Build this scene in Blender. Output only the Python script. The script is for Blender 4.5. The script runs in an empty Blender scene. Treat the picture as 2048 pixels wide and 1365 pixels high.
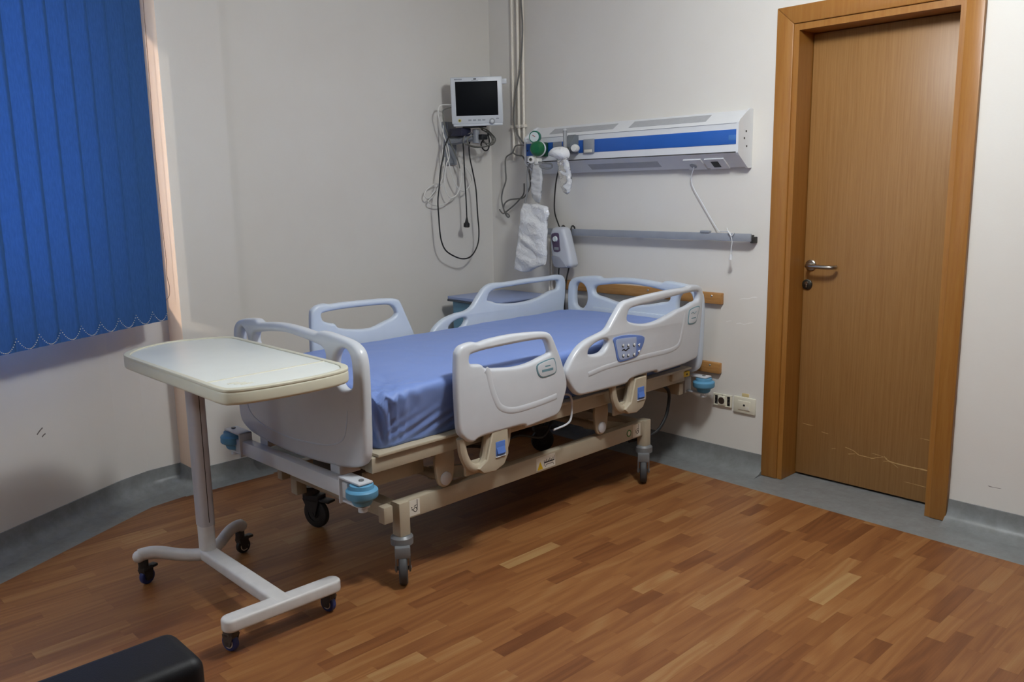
import bpy, bmesh, math, random
from mathutils import Vector, Matrix, noise
random.seed(7)

# ------------------------------------------------------------------ camera, light, exposure
S = bpy.context.scene
COL = S.collection
cd = bpy.data.cameras.new('camera'); cam = bpy.data.objects.new('camera', cd); COL.objects.link(cam)
cd.sensor_fit = 'HORIZONTAL'; cd.sensor_width = 36.0; cd.lens = 1690.0 / 2048.0 * 36.0
cd.clip_start = 0.05; cd.clip_end = 100
CR = Vector((0.6928, 0.7209, -0.0167)).normalized()
CF = Vector((-0.7119, 0.6800, -0.1756)).normalized()
CU = CR.cross(CF).normalized(); CR = CF.cross(CU).normalized()
CAM = Vector((4.03, -3.697, 1.42))
m = Matrix((CR, CU, -CF)).transposed().to_4x4(); m.translation = CAM
cam.matrix_world = m
S.camera = cam
S.view_settings.view_transform = 'Standard'; S.view_settings.look = 'None'
S.view_settings.gamma = 1.0; S.view_settings.use_curve_mapping = False
S.view_settings.exposure = 0.0

world = bpy.data.worlds.new('sky'); S.world = world; world.use_nodes = True
wb = world.node_tree.nodes['Background']
wb.inputs[0].default_value = (0.80, 0.90, 1.0, 1); wb.inputs[1].default_value = 7.0

def area_light(name, loc, sx, sy, power, color):
    l = bpy.data.lights.new(name, 'AREA'); l.shape = 'RECTANGLE'; l.size = sx; l.size_y = sy
    l.energy = power; l.color = color
    o = bpy.data.objects.new(name, l); COL.objects.link(o); o.location = loc
    return o
area_light('ceiling_light', (2.75, -1.50, 2.685), 0.40, 0.40, 11, (0.93, 0.98, 1.0))
for gl_, gp_ in (((2.75, -1.50, 2.55), 70), ((2.75, -4.60, 2.55), 26)):      # two globe lamps on the ceiling
    pl_ = bpy.data.lights.new('ceiling_globe', 'POINT'); pl_.energy = gp_; pl_.shadow_soft_size = 0.12; pl_.color = (0.93, 0.98, 1.0)
    po_ = bpy.data.objects.new('ceiling_globe', pl_); COL.objects.link(po_); po_.location = gl_
sl = bpy.data.lights.new('sun', 'SUN'); sl.energy = 1.75; sl.angle = 0.02; sl.color = (1.0, 0.86, 0.72)
so = bpy.data.objects.new('sun', sl); COL.objects.link(so)
so.rotation_euler = Vector((-0.223, 0.974, -0.20)).to_track_quat('-Z', 'Y').to_euler()

# ------------------------------------------------------------------ helpers
def lin(c):
    return tuple(((v / 255) / 12.92 if v / 255 <= 0.04045 else ((v / 255 + 0.055) / 1.055) ** 2.4) for v in c)
def new_mat(name):
    mt = bpy.data.materials.new(name); mt.use_nodes = True
    nt = mt.node_tree
    return mt, nt, nt.nodes['Principled BSDF']
MATS = {}
def mat(name, rgb, rough=0.5, metal=0.0, var=0.06, scale=12.0, bump=0.0, bscale=80.0, spec=0.5, emit=None, coat=0.0):
    if name in MATS: return MATS[name]
    mt, nt, b = new_mat(name)
    c = lin(rgb)
    tc = nt.nodes.new('ShaderNodeTexCoord'); nz = nt.nodes.new('ShaderNodeTexNoise')
    nz.inputs['Scale'].default_value = scale; nz.inputs['Detail'].default_value = 4
    nt.links.new(tc.outputs['Object'], nz.inputs['Vector'])
    rp = nt.nodes.new('ShaderNodeValToRGB')
    rp.color_ramp.elements[0].position = 0.3; rp.color_ramp.elements[1].position = 0.7
    rp.color_ramp.elements[0].color = tuple(v * (1 - var) for v in c) + (1,)
    rp.color_ramp.elements[1].color = tuple(min(1, v * (1 + var)) for v in c) + (1,)
    nt.links.new(nz.outputs['Fac'], rp.inputs['Fac']); nt.links.new(rp.outputs['Color'], b.inputs['Base Color'])
    b.inputs['Roughness'].default_value = rough; b.inputs['Metallic'].default_value = metal
    b.inputs['Specular IOR Level'].default_value = spec; b.inputs['Coat Weight'].default_value = coat
    if bump > 0:
        n2 = nt.nodes.new('ShaderNodeTexNoise'); n2.inputs['Scale'].default_value = bscale
        bp = nt.nodes.new('ShaderNodeBump'); bp.inputs['Strength'].default_value = bump; bp.inputs['Distance'].default_value = 0.01
        nt.links.new(tc.outputs['Object'], n2.inputs['Vector']); nt.links.new(n2.outputs['Fac'], bp.inputs['Height'])
        nt.links.new(bp.outputs['Normal'], b.inputs['Normal'])
    if emit:
        b.inputs['Emission Color'].default_value = lin(rgb) + (1,); b.inputs['Emission Strength'].default_value = emit
    MATS[name] = mt
    return mt

def link(name, me, mt=None, parent=None, angle=35):
    o = bpy.data.objects.new(name, me); COL.objects.link(o)
    if mt: me.materials.append(mt)
    if angle is not None:
        for p in me.polygons: p.use_smooth = True
        me.set_sharp_from_angle(angle=math.radians(angle))
    if parent: o.parent = parent
    return o
class MB:
    def __init__(s): s.v = []; s.f = []
    def add(s, vs, fs):
        o = len(s.v); s.v += [tuple(v) for v in vs]; s.f += [tuple(i + o for i in f) for f in fs]; return s
    def box(s, x0, x1, y0, y1, z0, z1):
        vs = [(x, y, z) for z in (z0, z1) for y in (y0, y1) for x in (x0, x1)]
        return s.add(vs, [(0, 2, 3, 1), (4, 5, 7, 6), (0, 1, 5, 4), (2, 6, 7, 3), (0, 4, 6, 2), (1, 3, 7, 5)])
    def rbox(s, x0, x1, y0, y1, z0, z1, r=0.005, seg=2, M=None):
        bm = bmesh.new(); bmesh.ops.create_cube(bm, size=1)
        for v in bm.verts:
            v.co = Vector(((x0 + x1) / 2 + v.co.x * (x1 - x0), (y0 + y1) / 2 + v.co.y * (y1 - y0), (z0 + z1) / 2 + v.co.z * (z1 - z0)))
        r = min(r, 0.49 * min(x1 - x0, y1 - y0, z1 - z0))
        bmesh.ops.bevel(bm, geom=list(bm.edges), offset=r, segments=seg, profile=0.5, affect='EDGES')
        return s.bm(bm, M)
    def bm(s, bm, M=None):
        bm.verts.index_update(); 
        s.add([(M @ v.co if M else v.co) for v in bm.verts], [[v.index for v in f.verts] for f in bm.faces]); bm.free(); return s
    def cyl(s, p0, p1, r0, r1=None, n=20):
        r1 = r0 if r1 is None else r1
        return s.lathe([(0, 0), (r0, 0), (r1, 1), (0, 1)], p0, Vector(p1) - Vector(p0), n)
    def lathe(s, prof, p0, axis, n=24):
        # prof: (radius, t) t in units of |axis|
        p0 = Vector(p0); a = Vector(axis); w = a.normalized()
        u = w.orthogonal().normalized(); v = w.cross(u)
        vs = []; fs = []
        for (r, t) in prof:
            for k in range(n):
                th = 2 * math.pi * k / n
                vs.append(p0 + a * t + (u * math.cos(th) + v * math.sin(th)) * max(r, 1e-5))
        for i in range(len(prof) - 1):
            for k in range(n):
                k2 = (k + 1) % n
                fs.append((i * n + k, i * n + k2, (i + 1) * n + k2, (i + 1) * n + k))
        return s.add(vs, fs)
    def tube(s, pts, r, n=8, smooth=4, flat=None, caps=True, closed=False):
        P = catmull(pts, smooth, closed) if smooth else [Vector(p) for p in pts]
        N = len(P); vs = []; fs = []
        prev = None
        for i, p in enumerate(P):
            t = (P[min(i + 1, N - 1)] - P[max(i - 1, 0)])
            if t.length < 1e-9: t = Vector((0, 0, 1))
            t.normalize()
            if prev is None:
                u = t.orthogonal().normalized()
                if flat is not None:
                    u = (Vector(flat) - t * t.dot(Vector(flat))).normalized()
            else:
                u = (prev - t * t.dot(prev))
                u = u.normalized() if u.length > 1e-6 else t.orthogonal().normalized()
            prev = u; v = t.cross(u)
            ru, rv = (r if isinstance(r, tuple) else (r, r))
            for k in range(n):
                th = 2 * math.pi * (k + 0.5) / n
                vs.append(p + u * math.cos(th) * ru + v * math.sin(th) * rv)
        for i in range(N - 1):
            for k in range(n):
                k2 = (k + 1) % n
                fs.append((i * n + k, i * n + k2, (i + 1) * n + k2, (i + 1) * n + k))
        if caps:
            fs.append(tuple(range(n - 1, -1, -1))); fs.append(tuple((N - 1) * n + k for k in range(n)))
        return s.add(vs, fs)
    def prism(s, poly, z0, z1):
        n = len(poly)
        vs = [(p[0], p[1], z0) for p in poly] + [(p[0], p[1], z1) for p in poly]
        fs = [tuple(range(n - 1, -1, -1)), tuple(range(n, 2 * n))]
        fs += [(i, (i + 1) % n, n + (i + 1) % n, n + i) for i in range(n)]
        return s.add(vs, fs)
    def sphere(s, c, r, n=10, m_=6, sc=(1, 1, 1)):
        bm = bmesh.new(); bmesh.ops.create_uvsphere(bm, u_segments=n, v_segments=m_, radius=1)
        for v in bm.verts: v.co = Vector(c) + Vector((v.co.x * r * sc[0], v.co.y * r * sc[1], v.co.z * r * sc[2]))
        return s.bm(bm)
    def xf(s, fn):
        s.v = [tuple(fn(Vector(v))) for v in s.v]; return s
    def build(s, name, mt, parent=None, angle=35, recalc=True):
        me = bpy.data.meshes.new(name); me.from_pydata(s.v, [], s.f); me.update()
        if recalc:
            bm = bmesh.new(); bm.from_mesh(me); bmesh.ops.recalc_face_normals(bm, faces=bm.faces); bm.to_mesh(me); bm.free()
        return link(name, me, mt, parent, angle)
def catmull(pts, n=4, closed=False):
    P = [Vector(p) for p in pts]
    if len(P) < 3: return P
    out = []
    N = len(P)
    rng = range(N) if closed else range(N - 1)
    for i in rng:
        if closed: p0, p1, p2, p3 = P[(i - 1) % N], P[i], P[(i + 1) % N], P[(i + 2) % N]
        else: p0, p1, p2, p3 = P[max(i - 1, 0)], P[i], P[i + 1], P[min(i + 2, N - 1)]
        for k in range(n):
            t = k / n
            out.append(0.5 * ((2 * p1) + (p2 - p0) * t + (2 * p0 - 5 * p1 + 4 * p2 - p3) * t * t + (3 * p1 - p0 - 3 * p2 + p3) * t ** 3))
    if not closed: out.append(P[-1])
    return out
def plate(name, outer, holes, thick, bevel, mt, parent, to3d, smooth=3, seg=3):
    """solid sheet with rounded rims: outline (u,v), to3d maps (u,v,w) to the thing's space"""
    cu = bpy.data.curves.new(name, 'CURVE'); cu.dimensions = '2D'; cu.fill_mode = 'BOTH'
    cu.extrude = max(thick / 2 - bevel, 0.0); cu.bevel_depth = bevel; cu.bevel_resolution = seg; cu.offset = -bevel
    for loop in [outer] + list(holes):
        pts = catmull([(p[0], p[1], 0) for p in loop], smooth, True) if smooth else [Vector((p[0], p[1], 0)) for p in loop]
        sp = cu.splines.new('POLY'); sp.points.add(len(pts) - 1); sp.use_cyclic_u = True
        for q, p in zip(sp.points, pts): q.co = (p.x, p.y, 0, 1)
    tmp = bpy.data.objects.new('tmp', cu); COL.objects.link(tmp)
    dg = bpy.context.evaluated_depsgraph_get(); dg.update()
    me = bpy.data.meshes.new_from_object(tmp.evaluated_get(dg))
    bpy.data.objects.remove(tmp); bpy.data.curves.remove(cu)
    bm = bmesh.new(); bm.from_mesh(me)
    bmesh.ops.remove_doubles(bm, verts=bm.verts, dist=1e-5)
    for v in bm.verts: v.co = Vector(to3d(v.co.x, v.co.y, v.co.z))
    bmesh.ops.recalc_face_normals(bm, faces=bm.faces)
    bm.to_mesh(me); bm.free(); me.name = name
    me.materials.clear()
    return link(name, me, mt, parent, 40)
def thing(name, label, cat, loc=(0, 0, 0), rz=0.0, group=None):
    o = bpy.data.objects.new(name, None); COL.objects.link(o); o.empty_display_size = 0.05
    o.location = loc; o.rotation_euler = (0, 0, rz); o['label'] = label; o['category'] = cat
    if group: o['group'] = group
    return o
def tag(o, label, cat, group=None):
    o['label'] = label; o['category'] = cat
    if group: o['group'] = group
    return o
def struct(o): o['kind'] = 'structure'; return o

# ------------------------------------------------------------------ materials of the room
def wall_material(name, rgb):
    mt, nt, b = new_mat(name)
    tc = nt.nodes.new('ShaderNodeTexCoord'); n1 = nt.nodes.new('ShaderNodeTexNoise'); n1.inputs['Scale'].default_value = 1.7
    n1.inputs['Detail'].default_value = 5; n1.inputs['Roughness'].default_value = 0.6
    rp = nt.nodes.new('ShaderNodeValToRGB'); c = lin(rgb)
    rp.color_ramp.elements[0].position = 0.28; rp.color_ramp.elements[1].position = 0.72
    rp.color_ramp.elements[0].color = (c[0] * 0.955, c[1] * 0.935, c[2] * 0.92, 1); rp.color_ramp.elements[1].color = c + (1,)
    nt.links.new(tc.outputs['Object'], n1.inputs['Vector']); nt.links.new(n1.outputs['Fac'], rp.inputs['Fac'])
    nt.links.new(rp.outputs['Color'], b.inputs['Base Color'])
    n2 = nt.nodes.new('ShaderNodeTexNoise'); n2.inputs['Scale'].default_value = 90; n2.inputs['Detail'].default_value = 3
    bp = nt.nodes.new('ShaderNodeBump'); bp.inputs['Strength'].default_value = 0.08; bp.inputs['Distance'].default_value = 0.004
    nt.links.new(tc.outputs['Object'], n2.inputs['Vector']); nt.links.new(n2.outputs['Fac'], bp.inputs['Height'])
    nt.links.new(bp.outputs['Normal'], b.inputs['Normal'])
    b.inputs['Roughness'].default_value = 0.55; b.inputs['Specular IOR Level'].default_value = 0.3
    return mt
M_WALL = wall_material('wall_paint', (226, 223, 217))
M_REVEAL = wall_material('reveal_warm_light', (232, 205, 182))  # warm window light on the reveal, partly put into its colour
M_FARWALL = wall_material('far_wall_low_bounce', (140, 131, 124))  # unseen walls, darkened to cut the bounced light in the room
M_CEIL = wall_material('ceiling_paint', (225, 222, 218))

def vinyl_material():
    mt, nt, b = new_mat('grey_vinyl')
    tc = nt.nodes.new('ShaderNodeTexCoord'); n1 = nt.nodes.new('ShaderNodeTexNoise'); n1.inputs['Scale'].default_value = 16
    n1.inputs['Detail'].default_value = 8; n1.inputs['Roughness'].default_value = 0.7
    rp = nt.nodes.new('ShaderNodeValToRGB'); e = rp.color_ramp.elements
    e[0].position = 0.3; e[1].position = 0.68
    e[0].color = lin((118, 119, 118)) + (1,); e[1].color = lin((138, 141, 141)) + (1,)
    nt.links.new(tc.outputs['Object'], n1.inputs['Vector']); nt.links.new(n1.outputs['Fac'], rp.inputs['Fac'])
    nt.links.new(rp.outputs['Color'], b.inputs['Base Color'])
    b.inputs['Roughness'].default_value = 0.38; b.inputs['Specular IOR Level'].default_value = 0.4
    return mt
M_VINYL = vinyl_material()

def plank_material():
    mt, nt, b = new_mat('plank_wood')
    L = nt.links
    at = nt.nodes.new('ShaderNodeAttribute'); at.attribute_name = 'tone'
    sd = nt.nodes.new('ShaderNodeAttribute'); sd.attribute_name = 'seed'
    tc = nt.nodes.new('ShaderNodeTexCoord')
    mp = nt.nodes.new('ShaderNodeMapping'); mp.inputs['Scale'].default_value = (1.0, 0.09, 1.0)
    L.new(tc.outputs['Object'], mp.inputs['Vector'])
    cx = nt.nodes.new('ShaderNodeCombineXYZ')
    mu = nt.nodes.new('ShaderNodeMath'); mu.operation = 'MULTIPLY'; mu.inputs[1].default_value = 37.0
    L.new(sd.outputs['Fac'], mu.inputs[0]); L.new(mu.outputs[0], cx.inputs['Z'])
    ad = nt.nodes.new('ShaderNodeVectorMath'); ad.operation = 'ADD'
    L.new(mp.outputs['Vector'], ad.inputs[0]); L.new(cx.outputs['Vector'], ad.inputs[1])
    # growth rings: bands of a stretched noise field
    nz = nt.nodes.new('ShaderNodeTexNoise'); nz.inputs['Scale'].default_value = 11; nz.inputs['Detail'].default_value = 0.6
    L.new(ad.outputs['Vector'], nz.inputs['Vector'])
    m1 = nt.nodes.new('ShaderNodeMath'); m1.operation = 'MULTIPLY'; m1.inputs[1].default_value = 44
    L.new(nz.outputs['Fac'], m1.inputs[0])
    sn = nt.nodes.new('ShaderNodeMath'); sn.operation = 'SINE'; L.new(m1.outputs[0], sn.inputs[0])
    # fine streaks
    mp2 = nt.nodes.new('ShaderNodeMapping'); mp2.inputs['Scale'].default_value = (1.0, 0.035, 1.0)
    L.new(tc.outputs['Object'], mp2.inputs['Vector'])
    ad2 = nt.nodes.new('ShaderNodeVectorMath'); ad2.operation = 'ADD'; L.new(mp2.outputs['Vector'], ad2.inputs[0]); L.new(cx.outputs['Vector'], ad2.inputs[1])
    n2 = nt.nodes.new('ShaderNodeTexNoise'); n2.inputs['Scale'].default_value = 260; n2.inputs['Detail'].default_value = 3
    L.new(ad2.outputs['Vector'], n2.inputs['Vector'])
    # tone + grain
    a1 = nt.nodes.new('ShaderNodeMath'); a1.operation = 'MULTIPLY_ADD'; a1.inputs[1].default_value = 0.085
    L.new(sn.outputs[0], a1.inputs[0]); L.new(at.outputs['Fac'], a1.inputs[2])
    s2 = nt.nodes.new('ShaderNodeMath'); s2.operation = 'SUBTRACT'; s2.inputs[1].default_value = 0.5; L.new(n2.outputs['Fac'], s2.inputs[0])
    a2 = nt.nodes.new('ShaderNodeMath'); a2.operation = 'MULTIPLY_ADD'; a2.inputs[1].default_value = 0.30
    L.new(s2.outputs[0], a2.inputs[0]); L.new(a1.outputs[0], a2.inputs[2])
    rp = nt.nodes.new('ShaderNodeValToRGB'); e = rp.color_ramp.elements
    e[0].position = 0.0; e[0].color = lin((92, 52, 28)) + (1,)
    e[1].position = 1.0; e[1].color = lin((166, 131, 86)) + (1,)
    x = e.new(0.35); x.color = lin((124, 77, 43)) + (1,)
    x = e.new(0.62); x.color = lin((144, 96, 55)) + (1,)
    L.new(a2.outputs[0], rp.inputs['Fac']); L.new(rp.outputs['Color'], b.inputs['Base Color'])
    b.inputs['Roughness'].default_value = 0.42; b.inputs['Specular IOR Level'].default_value = 0.35
    return mt
M_PLANK = plank_material()

def door_wood(name, rgb, rgb2, zs, rough=0.4):
    mt, nt, b = new_mat(name); L = nt.links
    tc = nt.nodes.new('ShaderNodeTexCoord'); mp = nt.nodes.new('ShaderNodeMapping'); mp.inputs['Scale'].default_value = zs
    L.new(tc.outputs['Object'], mp.inputs['Vector'])
    n1 = nt.nodes.new('ShaderNodeTexNoise'); n1.inputs['Scale'].default_value = 9; n1.inputs['Detail'].default_value = 7; n1.inputs['Roughness'].default_value = 0.75
    L.new(mp.outputs['Vector'], n1.inputs['Vector'])
    rp = nt.nodes.new('ShaderNodeValToRGB'); e = rp.color_ramp.elements
    e[0].position = 0.3; e[1].position = 0.72; e[0].color = lin(rgb2) + (1,); e[1].color = lin(rgb) + (1,)
    L.new(n1.outputs['Fac'], rp.inputs['Fac']); L.new(rp.outputs['Color'], b.inputs['Base Color'])
    b.inputs['Roughness'].default_value = rough; b.inputs['Specular IOR Level'].default_value = 0.4
    bp = nt.nodes.new('ShaderNodeBump'); bp.inputs['Strength'].default_value = 0.12; bp.inputs['Distance'].default_value = 0.003
    L.new(n1.outputs['Fac'], bp.inputs['Height']); L.new(bp.outputs['Normal'], b.inputs['Normal'])
    return mt
M_LEAF = door_wood('door_veneer', (160, 120, 72), (138, 97, 53), (16, 16, 0.35))
M_CASE = door_wood('casing_wood', (164, 115, 56), (146, 94, 38), (6, 6, 0.3), 0.35)
M_BUMPRAIL = door_wood('bumper_rail_wood', (188, 142, 86), (160, 110, 58), (1.0, 14, 14), 0.4)

# ------------------------------------------------------------------ room shell
H = 2.70
PLAN = [(-0.3, 0.3), (-0.3, -2.3), (2.25, -7.12), (2.25, -7.4), (7.4, -7.4), (7.4, 0.3)]
floor = struct(MB().prism(PLAN, -0.06, -0.0025).build('floor', M_VINYL, angle=None))
struct(MB().prism(PLAN, H, H + 0.08).build('ceiling', M_CEIL, angle=None))
DX0, DX1, DZ = 2.07, 2.745, 2.105
wh = MB()
wh.box(-0.3, DX0 - 0.03, 0.0, 0.26, -0.05, H); wh.box(DX1 + 0.03, 7.4, 0.0, 0.26, -0.05, H); wh.box(DX0 - 0.03, DX1 + 0.03, 0.0, 0.26, DZ + 0.03, H)
wh.box(DX0 - 0.03, DX1 + 0.03, 0.22, 0.26, -0.05, DZ + 0.03)
wall_head = struct(wh.build('wall_head', M_WALL, angle=None))
struct(MB().box(-0.3, 0.0, -1.79, 0.0, -0.05, H).build('wall_left', M_WALL, angle=None))
pier = struct(MB().box(-0.3, 0.07, -2.085, -1.785, -0.05, H).build('wall_pier', M_WALL, angle=None))
struct(MB().box(-0.285, 0.0685, -2.0865, -2.0845, -0.05, H).build('trim_1', M_REVEAL, angle=None))  # thin skin on the pier's window side, carries the warm light tint
struct(MB().box(7.2, 7.4, -7.4, 0.0, -0.05, H).build('wall_right', M_FARWALL, angle=None))
struct(MB().box(1.6, 7.4, -7.4, -7.2, -0.05, H).build('wall_back', M_FARWALL, angle=None))
# window wall, turned 28 degrees from the left wall
A28 = math.radians(28); WD = Vector((math.sin(A28), -math.cos(A28), 0)); WN = Vector((math.cos(A28), math.sin(A28), 0))
W0 = Vector((-0.03, -2.40, 0))
def wl(s_, n_, z_): return W0 + WD * s_ + WN * n_ + Vector((0, 0, z_))
def wbox(mb, s0, s1, n0, n1, z0, z1):
    o = MB().box(s0, s1, n0, n1, z0, z1); o.v = [tuple(wl(*v)) for v in o.v]; return mb.add(o.v, o.f)
WS0, WS1, WZ0, WZ1 = 0.15, 2.50, 0.98, 2.42
ww = MB()
wbox(ww, 0, 5.6, -0.22, 0, -0.05, WZ0); wbox(ww, 0, 5.6, -0.22, 0, WZ1, H)
wbox(ww, 0, WS0, -0.22, 0, WZ0, WZ1); wbox(ww, WS1, 5.6, -0.22, 0, WZ0, WZ1)
ww.prism([(-0.03, -2.40), (-0.08, -2.25), (-0.09, -2.08), (-0.30, -2.08), (-0.30, -2.25), tuple(wl(0, -0.22, 0))[:2]], -0.05, H)
wall_window = struct(ww.build('wall_window', M_WALL, angle=None))
M_FRAME = mat('window_frame_white', (222, 222, 218), 0.4)
wf = MB()
wbox(wf, WS0, WS1, -0.14, -0.08, WZ0, WZ0 + 0.06); wbox(wf, WS0, WS1, -0.14, -0.08, WZ1 - 0.06, WZ1)
for a in (WS0, (WS0 + WS1) / 2 - 0.03, WS1 - 0.06): wbox(wf, a, a + 0.06, -0.14, -0.08, WZ0, WZ1)
win = struct(wf.build('window_1', M_FRAME, angle=None))
mg, ntg, bg = new_mat('window_glass')
bg.inputs['Base Color'].default_value = (0.95, 0.98, 1, 1); bg.inputs['Roughness'].default_value = 0.02
tr = ntg.nodes.new('ShaderNodeBsdfTransparent'); gl = ntg.nodes.new('ShaderNodeBsdfGlossy'); gl.inputs['Roughness'].default_value = 0.02
mx = ntg.nodes.new('ShaderNodeMixShader'); mx.inputs[0].default_value = 0.05
ntg.links.new(tr.outputs[0], mx.inputs[1]); ntg.links.new(gl.outputs[0], mx.inputs[2])
ntg.links.new(mx.outputs[0], ntg.nodes['Material Output'].inputs['Surface'])
for a, b_ in ((WS0 + 0.06, (WS0 + WS1) / 2 - 0.03), ((WS0 + WS1) / 2 + 0.03, WS1 - 0.06)):
    p = MB(); wbox(p, a, b_, -0.113, -0.107, WZ0 + 0.06, WZ1 - 0.06); p.build('pane', mg, win, angle=None)

# coved skirting that runs into the floor
COVE = [(0.0, 0.097), (0.0045, 0.096), (0.006, 0.07), (0.010, 0.045), (0.022, 0.022), (0.042, 0.008), (0.070, 0.0016), (0.095, -0.0022)]
def skirting(name, path, closed_ends=True):
    P = [Vector((p[0], p[1], 0)) for p in path]; N = len(P); vs = []; fs = []
    dirs = [(P[i + 1] - P[i]).normalized() for i in range(N - 1)]
    nor = [Vector((d.y, -d.x, 0)) for d in dirs]
    for i in range(N):
        if i == 0: mt_, k = nor[0], 1
        elif i == N - 1: mt_, k = nor[-1], 1
        else:
            mt_ = (nor[i - 1] + nor[i]).normalized(); k = 1 / max(0.3, mt_.dot(nor[i]))
        for d, z in COVE: vs.append(P[i] + mt_ * d * k + Vector((0, 0, z)))
    m_ = len(COVE)
    for i in range(N - 1):
        for j in range(m_ - 1): fs.append((i * m_ + j, (i + 1) * m_ + j, (i + 1) * m_ + j + 1, i * m_ + j + 1))
    for i in (0, N - 1):
        b0 = i * m_; vs.append(P[i] + Vector((0, 0, -0.0022))); fs.append(tuple(range(b0, b0 + m_)) + (len(vs) - 1,))
    return struct(MB().add(vs, fs).build(name, M_VINYL, angle=50))
skirting('baseboard_left', [tuple(wl(5.3, 0, 0))[:2], (-0.03, -2.40), (-0.08, -2.25), (-0.09, -2.0865), (0.07, -2.0865), (0.07, -1.785), (0.0, -1.785), (0.0, -0.001)])
skirting('baseboard_head', [(0.0, -0.0005), (1.966, -0.0005)])
skirting('baseboard_head_end', [(2.831, -0.0005), (7.2, -0.0005)])

# ------------------------------------------------------------------ planks of the wood floor
PP, X0 = 0.0545, 1.775
EDGES = [((1, 0), 0.14), ((0.0346, -1.0), None)]
def clip(poly, n, c):
    out = []
    for i in range(len(poly)):
        a, b_ = poly[i], poly[(i + 1) % len(poly)]
        da = a[0] * n[0] + a[1] * n[1] - c; db = b_[0] * n[0] + b_[1] * n[1] - c
        if da >= 0: out.append(a)
        if (da >= 0) != (db >= 0):
            t = da / (da - db); out.append((a[0] + (b_[0] - a[0]) * t, a[1] + (b_[1] - a[1]) * t))
    return out
def halfplane(p, q):   # keeps the left side of p->q
    n = (-(q[1] - p[1]), q[0] - p[0]); return n, n[0] * p[0] + n[1] * p[1]
HP = [halfplane((3.2, -0.265), (1.47, -0.215)), halfplane((1.47, -0.215), (0.14, -0.20)), halfplane((0.14, -0.2), (0.135, -2.14)),
      halfplane((0.135, -2.14), (0.17, -2.34)), halfplane((0.17, -2.34), (0.365, -2.70)), halfplane((0.365, -2.70), (1.15, -4.13)),
      ((0, 1), -7.0), ((-1, 0), -7.08)]
FORCED = {0: [(-1.634, -1.34, .9), (-2.073, -1.78, .35)], 8: [(-2.068, -1.73, .23)], 9: [(-1.194, -.97, .27), (-1.44, -1.215, .75)],
          4: [(-1.6, -1.385, .30)], 5: [(-2.43, -2.24, .8)], 18: [(-1.077, -.775, .9), (-1.537, -1.357, .30)], 23: [(-1.324, -1.165, .27)],
          24: [(-.926, -.6, .30)], 25: [(-1.378, -1.045, .27)], 7: [(-.539, -.38, .27)], 14: [(-.865, -.78, .35)], 20: [(-.449, -.25, .30), (-1.48, -1.35, .33)]}
planks = []
for k in range(-31, 98):
    xa = X0 + k * PP; y = -7.0 + random.uniform(-.3, 0)
    fl = sorted(FORCED.get(k, [])); cuts = []
    while y < -0.15:
        nxt = next((f for f in fl if f[0] >= y - 1e-6), None)
        L_ = random.choice([.18, .24, .3, .3, .36, .42]) * random.uniform(.85, 1.15)
        if nxt and abs(nxt[0] - y) < 1e-6: cuts.append((nxt[0], nxt[1], nxt[2])); y = nxt[1]; continue
        y2 = y + L_
        if nxt and y2 > nxt[0] - .1: y2 = nxt[0]
        t = random.random()
        tone = random.uniform(.44, .64) if t < .74 else (random.uniform(.24, .42) if t < .92 else random.uniform(.64, .76))
        cuts.append((y, y2, tone)); y = y2
    for (ya, yb, tone) in cuts:
        poly = [(xa, ya), (xa + PP, ya), (xa + PP, yb), (xa, yb)]
        for n, c in HP:
            poly = clip(poly, n, c)
            if len(poly) < 3: break
        if len(poly) < 3: continue
        planks.append((poly, tone, random.random()))
def pxy(p):
    d = Vector(p) - CAM; z = d.dot(CF)
    if z < .1: return None
    return (1024 + 1690 * d.dot(CR) / z, 682.5 - 1690 * d.dot(CU) / z)
def on_view(poly):
    q = [pxy((p[0], p[1], 0)) for p in poly]
    if any(v is None for v in q): return 0
    if not any(-10 < v[0] < 2058 and -10 < v[1] < 1375 for v in q): return 0
    return abs(sum(q[i][0] * q[(i + 1) % len(q)][1] - q[(i + 1) % len(q)][0] * q[i][1] for i in range(len(q)))) / 2
order = sorted(range(len(planks)), key=lambda i: -on_view(planks[i][0]))
def plank_mesh(name, lst):
    vs = []; fs = []; tn = []; sd = []
    g = 0.00004
    for poly, tone, seed in lst:
        cx = sum(p[0] for p in poly) / len(poly); cy = sum(p[1] for p in poly) / len(poly)
        def sh(p, e): return (p[0] - math.copysign(min(e, abs(p[0] - cx)), p[0] - cx), p[1] - math.copysign(min(e, abs(p[1] - cy)), p[1] - cy))
        o = len(vs); n = len(poly)
        vs += [sh(p, g) + (-0.002,) for p in poly] + [sh(p, g) + (-0.0002,) for p in poly] + [sh(p, g + .00008) + (0.0,) for p in poly]
        ff = [tuple(o + 2 * n + i for i in range(n))]
        for l in (0, 1):
            ff += [(o + l * n + i, o + l * n + (i + 1) % n, o + (l + 1) * n + (i + 1) % n, o + (l + 1) * n + i) for i in range(n)]
        fs += ff; tn += [tone] * len(ff); sd += [seed] * len(ff)
    me = bpy.data.meshes.new(name); me.from_pydata(vs, [], fs); me.update()
    me.attributes.new('tone', 'FLOAT', 'FACE').data.foreach_set('value', tn)
    me.attributes.new('seed', 'FLOAT', 'FACE').data.foreach_set('value', sd)
    return me
for i in order[:300]: link('plank', plank_mesh('plank', [planks[i]]), M_PLANK, floor, None)
rest = link('plank_field', plank_mesh('plank_field', [planks[i] for i in order[300:]]), M_PLANK, floor, None); rest['kind'] = 'stuff'

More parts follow.
